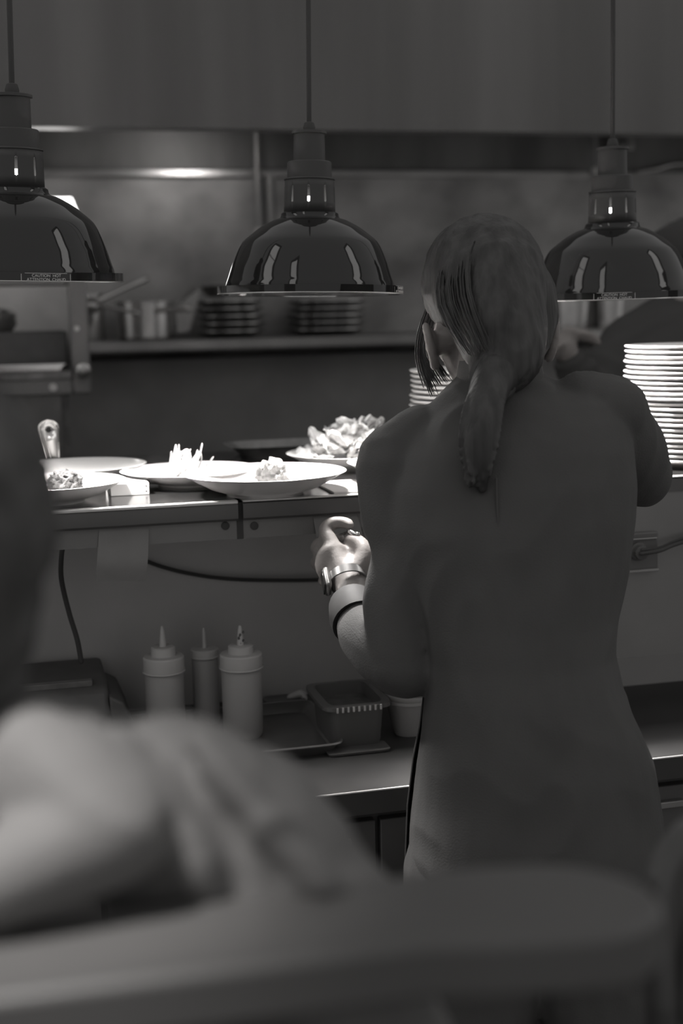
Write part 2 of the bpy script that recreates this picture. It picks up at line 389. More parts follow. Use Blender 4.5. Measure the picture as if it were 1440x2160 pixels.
# steel broiler at the far left -------------------------------------
YG = 3.60
gA = lambda x, y, Y=YG: aty(x, y, Y)
gz1, gz0, gx1 = gA(188, 520).z, gA(188, 831).z, gA(188, 720).x
gxl = gA(-330, 720).x
post_x = gA(149, 720).x; op_t = gA(80, 603).z; op_b = gA(80, 800).z
gr = thing('broiler', ((gxl+gx1)/2, YG, 0), 'steel broiler with an open lit cavity at the left edge, below the left lamp', 'oven')
MB().bb((post_x, YG, gz0), (gx1, YG+.05, gz1)).build('right_post', 'frameSteel', gr, bevel=.004)
MB().bb((gxl, YG, gz0), (post_x, YG+.05, op_b)).build('bottom_rail', 'frameSteel', gr, bevel=.004)
MB().bb((gxl, YG, op_t), (post_x, YG+.05, gz1)).build('top_panel', 'frameSteel', gr, bevel=.004)
MB().bb((gxl, YG+.42, gz0), (gx1, YG+.44, gz1)).build('back_plate', 'liner', gr, smooth=False)
MB().bb((gx1-.012, YG+.05, gz0), (gx1, YG+.42, gz1)).build('side_panel', 'steel', gr, smooth=False)
MB().bb((gxl, YG+.05, gz0), (gx1-.012, YG+.42, gz0+.015)).build('floor_panel', 'darksteel', gr, smooth=False)
zg = gA(80, 700).z
MB().bb((gxl, YG+.10, op_b+.03), (post_x-.004, YG+.40, zg)).build('grill_block', 'blackplastic', gr, bevel=.006)
zr1, zr0 = gA(70, 768).z, gA(70, 784).z
MB().prism([V((gxl, YG-.012, zr1)), V((gA(139, 768).x, YG-.012, zr1)), V((gA(128, 784).x, YG-.012, zr0)), V((gxl, YG-.012, zr0))], (0, .04, 0)).build('front_trough', 'chrome', gr, bevel=.003)
MB().bb((gxl, YG-.006, op_b-.0), (post_x-.002, YG+.03, zr0)).build('trough_lip', 'panblack', gr)
kc = gA(174, 781)
MB().lathe([(.016, 0), (.016, .004), (.022, .006), (.020, .03), (.014, .034)], 18, kc, (V((1, 0, 0)), V((0, 0, 1)), V((0, -1, 0))), cap=True).build('knob', 'pan', gr)
MB().lathe([(.007, 0), (.006, .005)], 12, gA(162, 693), (V((1, 0, 0)), V((0, 0, 1)), V((0, -1, 0))), cap=True).build('screw', 'edge', gr)
MB().lathe([(.011, 0), (.010, .004)], 14, gA(112, 817), (V((1, 0, 0)), V((0, 0, 1)), V((0, -1, 0))), cap=True).build('rivet', 'rail', gr)
MB().bb((gxl, YG+.03, 0), (gA(132, 900).x, YG+.42, gz0)).build('pedestal', 'darksteel', gr, smooth=False)
MB().bb((gA(132, 900).x, YG+.06, 0), (gA(150, 900).x, YG+.40, gz0)).build('pedestal_trim', 'panblack', gr, smooth=False)
# pan inside the broiler
pc = gA(-22, 700, YG+.24); pc.z = zg
o = thing('broiler_pan', pc, 'rounded steel pan cut off by the left edge, resting inside the broiler', 'pan')
MB().lathe([(.001, 0), (.062, 0), (.075, .02), (.075, .05), (.062, .062), (.03, .068), (.001, .068)], 30, pc).build('pan_body', 'pan', o)
MB().tube([(pc+V((.02, -.072, .05)), .006), (pc+V((.03, -.09, .055)), .006)], 8, 1).build('handle', 'pan', o)
# steel food pans on the shelf at the right
for (xa, xb, ya, yb, lab) in ((1166, 1250, 628, 688, 'wide steel food pan on the shelf just under the right heat lamp'), (1264, 1322, 628, 686, 'narrower steel food pan on the shelf right of the wide one')):
    a, b = aty(xa, ya, 4.5), aty(xb, yb, 4.5)
    o = thing('food_pan', ((a.x+b.x)/2, 4.58, zs), lab, 'pan')
    cx, hw = (a.x+b.x)/2, (b.x-a.x)/2; hh = a.z-zs
    rings = [ringh((cx, 4.58, zs+z), hw*k, .08*k, 28, 5, V((1, 0, 0)), V((0, 1, 0))) for z, k in ((.0, .9), (hh*.96, .97), (hh*.97, 1.06), (hh, 1.06), (hh*.96, .93), (.01, .86))]
    MB().loft(rings).build('pan_body', 'pan', o)

# ================================================================== THE PASS
ZP, YP = 1.31, 2.04
XJ = aty(508, 1090, YP).x         # joint between the two ledge sections
XE = aty(1010, 1090, YP).x        # where the flush right wall section begins (behind the woman)
XL, XR = -.75, 1.9
ps = thing('pass_counter', (.5, 2.4, 0), 'stainless steel pass counter with a projecting ledge where the dishes stand', 'counter')
def lip(xa, xb):
    pr = []
    zz = ZP
    prof = [(YP+.02, zz), (YP+.006, zz), (YP+.0015, zz-.003), (YP, zz-.008), (YP, zz-.026), (YP+.004, zz-.03), (YP+.03, zz-.03)]
    m = MB(); m.loft([[V((x, y, z)) for y, z in prof] for x in (xa, xb)], cap=True); return m
lip(XL, XJ-.004).build('ledge_lip', 'lipface', ps)
lip(XJ+.004, XE).build('ledge_lip', 'lipface', ps)
MB().bb((XL, YP+.006, ZP-.002), (XJ-.003, 2.82, ZP+.0015)).build('ledge_top', 'pass_top', ps, bevel=.001)
MB().bb((XJ+.003, YP+.006, ZP-.002), (XR, 2.82, ZP+.0015)).build('ledge_top', 'pass_top', ps, bevel=.001)
MB().bb((XL, YP-.0020, ZP-.0025), (XJ-.004, YP+.012, ZP+.003)).build('nosing_highlight', 'edge', ps, bevel=.0014)  # highlight along the ledge edge, put in as a lighter strip
MB().bb((XJ+.004, YP-.0010, ZP-.0005), (XR, YP+.012, ZP+.0022)).build('nosing_highlight', 'edge', ps, bevel=.001)
for a_, b_ in ((XL, XJ-.004), (XJ+.004, XE)):
    MB().bb((a_, YP+.012, ZP-.060), (b_, YP+.03, ZP-.0302)).build('fascia', 'pass_face', ps, smooth=False)
for px in (475, 536):
    c = aty(px, 1109, YP+.0118)
    MB().lathe([(.0066, 0), (.0066, .002), (.004, .003)], 14, c, (V((1, 0, 0)), V((0, 0, 1)), V((0, -1, 0))), cap=True).build('screw', 'cord', ps)
MB().bb((XJ-.005, YP+.0105, ZP-.0605), (XJ+.005, YP+.014, ZP-.002)).build('joint_strip', 'cord', ps)
MB().bb((XL, 2.34, .9), (XE, 2.40, ZP-.002)).build('recessed_panel', 'recess', ps, smooth=False)
MB().bb((XL, YP+.03, ZP-.03), (XE, 2.34, ZP-.006)).build('soffit', 'darksteel', ps, smooth=False)
zpb = aty(1385, 1382, YP).z
MB().bb((XE, YP+.001, zpb), (XR, 2.40, ZP-.002)).build('right_panel', 'pass_face', ps, smooth=False)
MB().bb((XE, YP-.001, ZP-.024), (XR, YP+.001, ZP-.002)).build('ledge_lip', 'lipface', ps)
MB().bb((XE, 2.20, .9), (XR, 2.40, zpb)).build('kick_panel', 'recess', ps, smooth=False)
MB().bb((XL, 2.40, .05), (XR, 2.80, ZP-.004)).build('rear_body', 'black', ps, smooth=False)
# lower prep counter
lc = thing('prep_counter', (.5, 2.1, 0), 'worn steel prep counter below the pass with a bright thin front edge', 'counter')
MB().bb((XL, 1.822, .86), (XR, 2.40, .9)).build('worktop', 'counter', lc, bevel=.002)
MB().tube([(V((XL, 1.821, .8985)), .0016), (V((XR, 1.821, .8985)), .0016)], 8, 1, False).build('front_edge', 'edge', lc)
MB().bb((XL, 1.88, .1), (XR, 2.40, .86)).build('cabinet_body', 'cabinet', lc, smooth=False)
xd = aty(798, 1760, 1.86).x
for a, b in ((XL+.05, xd-.42), (xd-.41, xd-.004), (xd+.004, xd+.55), (xd+.56, XR-.05)):
    d_ = MB().bb((a, 1.862, .14), (b, 1.88, .835)).build('door', 'cabinet', lc, bevel=.002)
    MB().bb((a+.04, 1.852, .80), (b-.04, 1.862, .812)).build('handle', 'steel', d_, bevel=.002)
MB().bb((XL+.03, 1.95, 0), (XR-.03, 2.35, .1)).build('plinth', 'black', lc, smooth=False)

# paper hanging from the ledge
def sheet(name, pts_l, pts_r, m, label, cat, group=None):
    mb = MB(); L = cr([tuple(p) for p in pts_l], 4); R = cr([tuple(p) for p in pts_r], 4); n = len(L)
    vs = [V(p) for p in L]+[V(p) for p in R]; vs += [v+V((0, .0006, 0)) for v in vs]
    fs = []
    for i in range(n-1):
        fs += [(i, i+1, n+i+1, n+i), (2*n+i, 3*n+i, 3*n+i+1, 2*n+i+1), (i, 2*n+i, 2*n+i+1, i+1), (n+i, n+i+1, 3*n+i+1, 3*n+i)]
    fs += [(0, n, 3*n, 2*n), (n-1, 3*n-1, 4*n-1, 2*n-1)]
    o = mb.add(vs, fs).build(name, m); return tag(o, label, cat, group)
YT = YP+.011
def A(x, y, dy=0): return aty(x, y, YT+dy)
sheet('order_ticket', [A(209, 1110), A(207, 1150, -.002), A(204, 1190, -.004), A(203, 1226, .004)], [A(314, 1108), A(313, 1150, -.004), A(311, 1190, -.008), A(306, 1225, .0)],
      'paper', 'long blank paper ticket hanging from the ledge under the left bowls', 'ticket')
sheet('order_ticket', [A(660, 1090), A(664, 1112, -.004), A(668, 1136, -.006)], [A(752, 1086), A(760, 1108, -.004), A(764, 1133, -.006)],
      'paper', 'short paper ticket on the ledge directly behind her raised hand', 'ticket')
sheet('order_ticket', [A(753, 1092, .001), A(764, 1118, -.001), A(775, 1146, -.002)], [A(770, 1088, .001), A(782, 1116, -.001), A(792, 1142, -.002)],
      'paper', 'angled paper ticket between her hand and her dark sleeve', 'ticket')
# cables
def cable(name, pts, r, label, m='cord'):
    return tag(MB().tube([(p, r) for p in pts], 8, 6).build(name, m), label, 'cable')
cable('power_cable', [aty(134, 1140, 2.10), aty(129, 1180, 2.14), aty(130, 1225, 2.18), aty(145, 1290, 2.2), aty(163, 1350, 2.2), aty(171, 1395, 2.2)], .0042, 'black cable dropping from the ledge into the black printer')
cable('power_cable', [aty(290, 1176, 2.32), aty(340, 1195, 2.32), aty(400, 1210, 2.32), aty(470, 1220, 2.32), aty(560, 1224, 2.32), aty(700, 1222, 2.32), aty(860, 1205, 2.32)], .0036, 'black cable sagging along the recessed panel behind the ticket')
# outlet on the right panel
a, b = aty(1318, 1124, YP), aty(1383, 1202, YP)
ol = thing('wall_outlet', ((a.x+b.x)/2, YP, b.z), 'dark square outlet with a round plug on the right panel', 'outlet')
MB().bb((a.x, YP-.008, b.z), (b.x, YP, a.z)).build('cover_plate', 'outlet', ol, bevel=.003)
MB().bb((a.x, YP-.012, b.z), (b.x, YP-.0082, b.z+.005)).build('lower_flange', 'steel', ol, bevel=.001)
MB().bb((a.x, YP-.012, a.z-.012), (b.x-.004, YP-.0082, a.z-.009)).build('upper_flange', 'steel', ol, bevel=.001)
c = aty(1345, 1163, YP-.009)
MB().lathe([(.016, 0), (.016, .004), (.012, .006), (.012, .016), (.008, .018)], 22, c, (V((1, 0, 0)), V((0, 0, 1)), V((0, -1, 0))), cap=True).build('plug', 'blackplastic', ol)
cable('plug_cable', [aty(1352, 1168, YP-.03), aty(1390, 1162, YP-.034), aty(1420, 1150, YP-.03), aty(1460, 1138, YP-.025), aty(1540, 1120, YP-.02)], .0035, 'lower of the two cables running right from the outlet')
cable('plug_cable', [aty(1354, 1160, YP-.028), aty(1390, 1156, YP-.022), aty(1420, 1143, YP-.02), aty(1460, 1130, YP-.016), aty(1540, 1112, YP-.012)], .0030, 'upper of the two cables running right from the outlet')

# ================================================================== HEAT LAMPS
def text_on_cyl(txt, r, size, z, parent, m, ang0):
    cu = bpy.data.curves.new('t', 'FONT'); cu.body = txt; cu.size = size; cu.align_x = 'CENTER'; cu.extrude = .0002
    t = bpy.data.objects.new('t', cu); col.objects.link(t); bpy.context.view_layer.update()
    me = bpy.data.meshes.new_from_object(t.evaluated_get(bpy.context.evaluated_depsgraph_get()))
    bpy.data.objects.remove(t)
    for v in me.vertices:
        a = ang0+v.co.x/r; rr = r+.0004+v.co.z
        v.co = V((rr*math.sin(a), -rr*math.cos(a), z+v.co.y))
    me.materials.clear(); me.materials.append(M[m])
    o = bpy.data.objects.new('warning_text', me); col.objects.link(o); o.parent = parent; return o
PXM = .30/390
outer = [(195, 622), (195, 605), (179, 604), (177, 597), (174, 589), (169, 574), (164, 559), (155, 537), (147, 521), (138, 509), (118, 493), (104, 483), (88, 474), (75, 468), (63, 464), (60, 455), (54, 451)]
def heat_lamp(rim_px, rim_py, d, scale, rot, tilt, label, power, sticker):
    c = atd(rim_px, rim_py, d)
    lp = thing('heat_lamp', c, label, 'lamp', 'heat lamps over the pass')
    k = PXM*scale
    P = [(r*k, (622-y)*k) for r, y in outer]
    P = [tuple(q) for q in [P[0], P[1], P[2]]+cr(P[2:16], 3)+[P[16]]]
    inn = [((r-3.2)*k, (622-y)*k-.001) for r, y in outer[::-1] if 62 < r < 180]
    O = V((0, 0, 0))
    s = MB().lathe([(P[0][0]-.004, 0)]+P, 72, c)
    sh_ = s.build('shade', 'lampblack', lp, sharp=28)
    MB().lathe(inn, 56, c).build('shade_lining', 'lampin', sh_)
    MB().lathe([(175.5*k, 18*k), (191*k, 16*k), (193.5*k, .0004), (195*k, 0)], 72, c).build('inner_rim', 'lampblack', sh_)
    MB().lathe([(195.3*k, .0), (195.6*k, .0012), (195*k, .002)], 72, c).build('rim_edge', 'rail', sh_)
    # vented barrel: nine slots
    n = 180; zl = [451, 434, 433, 431, 403, 401, 400, 384]; m = MB(); o0 = 0
    rr = lambda y: (54-(451-y)*.035)*k
    for y in zl:
        for j in range(n):
            a_ = 2*PI*j/n
            m.v.append(c+V((rr(y)*math.cos(a_), rr(y)*math.sin(a_), (622-y)*k)))
    for i in range(len(zl)-1):
        wdt = {1: 1, 2: 2, 3: 2, 4: 2, 5: 1}.get(i, 0) if i in (1, 2, 3, 4, 5) else 0
        for j in range(n):
            ph = j % 20
            if i in (2, 3, 4) and ph in (8, 9, 10): continue
            if i in (1, 5) and ph == 9: continue
            m.f.append((i*n+j, i*n+(j+1) % n, (i+1)*n+(j+1) % n, (i+1)*n+j))
    vb = m.build('vented_barrel', 'lampmatte', lp)
    for v in vb.data.vertices:                      # turn the slots
        x, y = v.co.x, v.co.y; v.co.x = x*math.cos(rot)-y*math.sin(rot); v.co.y = x*math.sin(rot)+y*math.cos(rot)
    md = vb.modifiers.new('solid', 'SOLIDIFY'); md.thickness = .0015
    MB().lathe([(53*k, (622-386)*k), (52*k, (622-383)*k), (47*k, (622-382)*k), (46*k, (622-351)*k), (44*k, (622-349)*k), (33*k, (622-349)*k)], 40, c).build('upper_collar', 'lampmatte', lp)
    MB().lathe([(33*k, (622-350)*k), (32*k, (622-294)*k), (36*k, (622-293)*k), (36*k, (622-288)*k), (30*k, (622-287)*k), (.001, (622-287)*k)], 36, c).build('socket_cap', 'lampmatte', lp)
    MB().lathe([(12*k, (622-288)*k), (13*k, (622-280)*k), (10*k, (622-270)*k), (6*k, (622-268)*k)], 20, c).build('strain_relief', 'cord', lp)
    top = V((c.x, c.y, 3.3)); t0 = c+V((0, 0, (622-272)*k))
    MB().tube([(t0, 5.2*k), ((t0+top)/2, 5.2*k), (top, 5.2*k)], 10, 4).build('cord', 'cord', lp)
    bl = MB().lathe([(58*k, (622-566)*k), (58*k, (622-550)*k), (50*k, (622-515)*k), (34*k, (622-486)*k), (27*k, (622-470)*k), (24*k, (622-462)*k)], 24, c).build('bulb', 'bulbback', lp)
    MB().lathe([(.001, (622-578)*k), (30*k, (622-576)*k), (50*k, (622-571)*k), (58*k, (622-566)*k)], 24, c).build('bulb_face', 'bulb', bl)
    MB().lathe([(24*k, (622-462)*k), (24*k, (622-424)*k), (20*k, (622-420)*k), (.001, (622-419)*k)], 20, c).build('bulb_neck', 'bulbneck', bl)
    sl_ = lamp_light('heat_lamp_beam', 'SPOT', c+V((0, 0, (622-582)*k)), c-V((0, 0, 1)), BULBW*power, spot_size=math.radians(100), spot_blend=.3, shadow_soft_size=.04)
    sl_.parent = lp; sl_.location = (0, 0, (622-582)*k); sl_.rotation_euler = (0, 0, 0)
    R0 = 195*k
    # warning sticker
    a0 = sticker
    o = sh_
    st = MB(); hw = 44*k/R0
    for s0, s1, z0, z1 in ((-hw, hw, .0008, .0014), (-hw, hw*-.98, .001, .0115), (hw*.98, hw, .001, .0115), (-hw*.85, hw*.85, .0122, .0127)):
        q = [a0+s0+(s1-s0)*i/14 for i in range(15)]
        vs = [c+V((math.sin(x)*(R0+.0003), -math.cos(x)*(R0+.0003), z)) for z in (z0, z1) for x in q]
        st.add(vs, [(i, i+1, 16+i, 15+i) for i in range(14)])
    st.build('warning_label', 'edge' if sticker > 1 else 'print', sh_)
    text_on_cyl('CAUTION  HOT', R0, .0058, .0072, sh_, 'print', a0)
    text_on_cyl('ATTENTION  CHAUD', R0, .0058, .0018, sh_, 'print', a0)
    lp.rotation_euler = tilt
    return lp
heat_lamp(654, 622, 2.154, 1.0, math.radians(-90-16-18), (math.radians(-.2), math.radians(1.2), 0), 'black domed heat lamp hanging in the middle over the pass', .8, math.radians(62))
heat_lamp(37, 593, 2.02, 1.063, math.radians(-90+2-18), (math.radians(2.0), math.radians(1.6), 0), 'black domed heat lamp cut off by the left edge', 1.1, math.radians(14))
heat_lamp(1290, 630, 2.33, 1.0, math.radians(-90-31-18), (math.radians(1.2), math.radians(-.8), 0), 'black domed heat lamp at the right, beside the woman\'s head', 1.0, math.radians(-24))

# ================================================================== DISHES
def bowl(c, R, h, rb, label, cat='bowl', group=None, th=.005):
    pr = [(.001, .003), (rb*.92, .003), (rb*.95, 0), (rb, 0), (rb*1.02, .004), (rb+(R-rb)*.35, h*.30), (rb+(R-rb)*.7, h*.66), (R-.004, h*.93), (R, h*.985), (R-.001, h), (R-.006, h*.985),
          (rb+(R-rb)*.68, h*.66+.004), (rb+(R-rb)*.3, h*.3+.005), (rb*.9, .009), (.001, .008)]
    o = MB().lathe(pr, 64, c).build('bowl', 'china', origin=c, sharp=60)
    return tag(o, label, cat, group)
ZT = ZP+.0016
B5 = V((.398, 2.106, ZT)); bowl(B5, .133, .037, .062, 'wide white bowl with the pale mound, frontmost in the middle of the pass')
B2 = V((.060, 2.150, ZT)); bowl(B2, .118, .034, .052, 'white bowl holding the dark crumbed ball at the front left')
B1 = V((.115, 2.425, ZT)); bowl(B1, .125, .029, .06, 'empty white bowl behind the dark crumbed ball, left end of the pass')
B4 = V((.300, 2.285, ZT)); bowl(B4, .120, .027, .055, 'white bowl with the spiky frond garnish, just behind the middle bowl')
B7 = V((.630, 2.41, ZT)); bowl(B7, .130, .030, .07, 'white bowl piled with leaf salad, at the back by her shoulder')
B8 = V((.672, 2.162, ZT)); bowl(B8, .118, .036, .055, 'white bowl at the front, half hidden by her sleeve')
bx = thing('white_tray', (.19, 2.235, ZT), 'flat white box lying under the rim between the left bowls', 'box')
MB().bb((.155, 2.178, ZT), (.218, 2.282, ZT+.02)).build('tray_body', 'card', bx, bevel=.001)
for z in (.006, .015):
    MB().lathe([(.0016, 0), (.0012, .0006)], 10, (.2135, 2.1778, ZT+z), (V((1, 0, 0)), V((0, 0, 1)), V((0, -1, 0))), cap=True).build('dot_mark', 'panblack', bx)
tag(MB().bb((.50, 2.052, ZT), (.575, 2.20, ZT+.004)).build('white_card', 'card', bevel=.001), 'flat white card beside the foot of the middle bowl', 'card')
def blob(c, r, nz_, amp, f, sub=3):
    bm = bmesh.new(); bmesh.ops.create_icosphere(bm, subdivisions=sub, radius=1)
    vs = []
    for v in bm.verts:
        n = v.co.normalized(); k = 1+amp*noise.noise(n*f+V(nz_))+amp*.5*noise.noise(n*f*2.3+V(nz_))
        vs.append(V(c)+V((n.x*r[0]*k, n.y*r[1]*k, n.z*r[2]*k)))
    fs = [tuple(x.index for x in f_.verts) for f_ in bm.faces]; bm.free(); return vs, fs
c = B2+V((.022, -.005, .030))
o = MB().add(*blob(c, (.027, .027, .020), (1, 2, 3), .25, 4.0, 4)).build('crumbed_ball', 'crumb'); tag(o, 'dark crumb-coated ball in the front left bowl', 'food')
c = B5+V((.012, .0, .031))
mh = thing('pale_mound', c-V((0, 0, .02)), 'pale lumpy mound in the middle bowl', 'food')
MB().add(*blob(c, (.025, .025, .026), (4, 1, 7), .35, 2.6, 4)).build('mound', 'mash', mh)
for k in range(7):
    a = random.uniform(0, 6.28); r = random.uniform(.022, .05)
    MB().add(*blob((c.x+r*math.cos(a), c.y-.01+r*math.sin(a)*.7, c.z-.017), (.004, .003, .003), (k, 0, 0), .4, 2, 1)).build('crumb', 'leafd' if k % 3 == 0 else 'mash', mh)
# leaf meshes shared between copies
def leaf_mesh(name, L, W, curl, fold, ruff, seed):
    random.seed(seed); vs = []; fs = []; n, m = 8, 4
    for i in range(n+1):
        t = i/n; wd = W*math.sin(PI*min(max(t, .04), .97)**.8)**.7
        a = curl*t
        for j in range(-m//2, m//2+1):
            u = j/(m/2)
            vs.append(V((u*wd, L*(math.sin(a)/curl if curl else t), L*((1-math.cos(a))/curl if curl else 0)+abs(u)*wd*fold+ruff*noise.noise(V((u*2, t*5, seed)))*abs(u))))
    q = m+1
    for i in range(n):
        for j in range(m): fs.append((i*q+j, i*q+j+1, (i+1)*q+j+1, (i+1)*q+j))
    return vs, fs
def leaves(root, specs, protos):
    for (p, e, s, pi) in specs:
        o = protos[pi].copy(); col.objects.link(o); o.parent = root
        o.location = V(p)-root.location; o.rotation_euler = e; o.scale = (s, s, s)
def proto(vs, fs, name, m, root):
    o = MB().add(vs, fs).build(name, m, origin=(0, 0, 0)); md = o.modifiers.new('solid', 'SOLIDIFY'); md.thickness = .0012; md.offset = 0
    o.parent = root; return o
sl = thing('leaf_salad', B7+V((0, 0, .01)), 'heaped pale leaf salad in the back right bowl', 'salad')
pr = [proto(*leaf_mesh('l', .075, .030, .9, .35, .024, 3), 'leaf', 'leaf', sl), proto(*leaf_mesh('l', .085, .034, 1.1, .2, .03, 5), 'leaf', 'leaf', sl), proto(*leaf_mesh('l', .07, .02, .8, .8, .01, 8), 'leaf', 'leafd', sl)]
random.seed(11); sp = []
for k in range(84):
    a = random.uniform(0, 2*PI); lv = random.random(); r = .085*(1-lv*.75)*random.uniform(.55, 1)
    sp.append((B7+V((r*math.cos(a), r*math.sin(a)*.8, .022+lv*.046)), (random.uniform(-.5, .45), random.uniform(-.7, .7), random.uniform(0, 6.28)), random.uniform(.42, .78), [0, 1, 0, 1, 2][k % 5]))
leaves(sl, sp[3:], pr)
for o_, q in zip(pr, sp[:3]): o_.location = V(q[0])-sl.location; o_.rotation_euler = q[1]; o_.scale = (q[2],)*3
for k in range(5):
    a = k*1.3; MB().add(*blob(B7+V((.05*math.cos(a), .04*math.sin(a), .030+.006*k)), (.032, .028, .018), (k, 3, 1), .5, 2.2, 3)).build('salad_chunk', 'mash', sl)
MB().tube([(B7+V((.0, -.03, .07)), .004), (B7+V((.012, -.03, .088)), .0045), (B7+V((.022, -.03, .098)), .003)], 8, 3).build('stalk', 'leaf', sl)
# filling of the hidden-front bowl
o = thing('chopped_food', B8+V((-.07, 0, .015)), 'pale chopped food in the bowl beside her sleeve', 'food')
for k in range(6): MB().add(*blob(B8+V((-.062+.03*(k % 3), .02-.02*(k//3), .030)), (.02, .018, .016), (k, 5, 2), .6, 2.5, 2)).build('chunk', 'mash' if k % 2 else 'leaf', o)
# frond garnish
fg = thing('frond_garnish', B4+V((-.02, -.02, .008)), 'spiky pale frond garnish standing in the bowl behind the middle one', 'garnish')
fr = [proto(*leaf_mesh('l', .06, .0055, .5, .5, .003, 2), 'frond', 'leaf', fg), proto(*leaf_mesh('l', .05, .0045, .9, .4, .003, 4), 'frond', 'leafd', fg)]
random.seed(5); sp = []
for k in range(20):
    sp.append((B4+V((-.040+.05*random.random(), -.02+.03*random.random(), .012+.010*random.random())), (random.uniform(.15, 1.1), random.uniform(-.1, .4), random.uniform(-1.9, -.3)), random.uniform(.6, 1.08), 0 if k % 3 else 1))
leaves(fg, sp[2:], fr)
for o_, q in zip(fr, sp[:2]): o_.location = V(q[0])-fg.location; o_.rotation_euler = q[1]; o_.scale = (q[2],)*3
MB().tube([(B4+V((-.03, -.02, .02)), .0022), (B4+V((-.018, -.02, .052)), .0022), (B4+V((-.006, -.02, .062)), .002), (B4+V((-.002, -.02, .05)), .0015), (B4+V((-.012, -.02, .03)), .0015)], 8, 5).build('curled_stem', 'leaf', fg)
MB().tube([(B4+V((-.06, -.04, .012)), .004), (B4+V((-.03, -.03, .026)), .005), (B4+V((-.005, -.025, .048)), .0025)], 8, 4).build('dark_sprig', 'leafd', fg)
for k in range(12):
    MB().add(*blob(B4+V((.0+.006*k, -.02+.012*math.sin(k*2.1), .020)), (.004, .003, .003), (k, 0, 9), .4, 2, 1)).build('herb_bit', 'leafd', fg)
# upright pan handle behind the left bowls
h0 = aty(112, 974, 2.56); h1 = aty(100, 890, 2.56)
pn = thing('upright_pan', (h0.x+.03, 2.60, ZT), 'steel pan with its flat holed handle standing straight up behind the left bowls', 'pan')
ax = (h1-h0).normalized(); sx = V((1, 0, 0)); sx = (sx-ax*sx.dot(ax)).normalized(); ny = ax.cross(sx)
L = (h1-h0).length
prof = [(-.25, .011), (0, .0115), (.12, .0125), (.35, .0145), (.6, .0165), (.8, .0178), (.92, .0165), (1.0, .011)]
E_ = []
for t, w_ in cr(prof, 3): E_.append((t, w_))
outl = [h0+ax*(t*L)+sx*w_ for t, w_ in E_]+[h0+ax*(1.045*L)]+[h0+ax*(t*L)-sx*w_ for t, w_ in E_[::-1]]
hc = h0+ax*(.80*L); hn = 20
hole = [hc+sx*(.0055*math.cos(2*PI*j/hn))+ax*(.0055*math.sin(2*PI*j/hn)) for j in range(hn)]
def plate_with_hole(outline, hole, th):
    bm = bmesh.new(); ov = [bm.verts.new(p) for p in outline]; hv = [bm.verts.new(p) for p in hole]
    es = [bm.edges.new((ov[i], ov[(i+1) % len(ov)])) for i in range(len(ov))]+[bm.edges.new((hv[i], hv[(i+1) % len(hv)])) for i in range(len(hv))]
    bmesh.ops.triangle_fill(bm, edges=es, use_beauty=True)
    bm.verts.index_update(); vs = [v.co.copy() for v in bm.verts]; fs = [tuple(v.index for v in f.verts) for f in bm.faces]; bm.free(); return vs, fs
hd = MB().add(*plate_with_hole(outl, hole, .002)).build('handle', 'rail', pn, solid=.003)
rim_pts = [(p-ny*.002, .0016) for p in outl]; MB().tube(rim_pts+[rim_pts[0]], 6, 1, False).build('handle_rim', 'chrome', hd)
MB().tube([(hc-ny*.002+sx*(.010*math.cos(t))+ax*(.010*math.sin(t)), .0014) for t in [PI*.0+PI*i/10 for i in range(11)]]+[(h0+ax*(.1*L)-sx*.004-ny*.002, .0012)], 6, 1, False).build('handle_rib', 'chrome', hd)
MB().lathe([(.001, 0), (.055, 0), (.07, .012), (.071, .016), (.066, .012), (.052, .003), (.001, .003)], 36, (h0.x+.004, 2.60, ZT)).build('pan_body', 'darksteel', pn)
# dark baking tray at the back of the pass
tr = thing('baking_tray', (.53, 2.70, ZT), 'dark baking tray lying behind the dishes at the back of the pass', 'tray')
t_ = MB(); rings = [ringh((.60, 2.70, ZT+z), .165*k, .085*k, 28, 6, V((1, 0, 0)), V((0, 1, 0))) for z, k in ((0, .82), (.022, .98), (.024, 1.02), (.020, .95), (.003, .80))]
t_.loft(rings).build('tray_body', 'panblack', tr)

# ================================================================== PLATE STACKS
NAMES = ['topmost', 'second from the top', 'third from the top', 'fourth from the top', 'fifth from the top', 'sixth from the top', 'seventh from the top', 'eighth from the top', 'ninth from the top', 'tenth from the top',
         'eleventh from the top', 'twelfth from the top', 'thirteenth from the top', 'fourteenth from the top', 'fifteenth from the top', 'sixteenth from the top', 'seventeenth from the top', 'eighteenth from the top', 'nineteenth from the top', 'twentieth from the top',
         'twenty-first from the top', 'twenty-second from the top', 'twenty-third from the top', 'twenty-fourth from the top']
ST = .0091
PL = [(.001, .003), (.066, .003), (.07, 0), (.074, 0), (.078, .005), (.098, .0085), (.116, .0125), (.1205, .0145), (.122, .0165), (.1205, .0182), (.116, .0172), (.097, .0135), (.075, .0095), (.06, .0085), (.001, .0085)]
plate0 = None
def plate_stack(x, y, n, where, group):
    global plate0
    for k in range(n):
        p = V((x+random.uniform(-.0022, .0022), y+random.uniform(-.0022, .0022), ZT+k*ST))
        if plate0 is None:
            plate0 = o = MB().lathe(PL, 64, p).build('plate', 'china', origin=p, sharp=60)
        else:
            o = plate0.copy(); col.objects.link(o); o.location = p
        tag(o, 'white plate, %s in the %s' % (NAMES[n-1-k], where), 'plate', group)
random.seed(3)
plate_stack(1.213, 2.20, 23, 'tall stack at the right edge', 'plates in the tall right stack')
plate_stack(.842, 2.33, 19, 'stack behind her head', 'plates in the stack behind her head')
plate_stack(1.050, 2.52, 12, 'low stack behind her right shoulder', 'plates in the low stack behind her shoulder')

# ================================================================== PREP COUNTER THINGS
ZC = .9
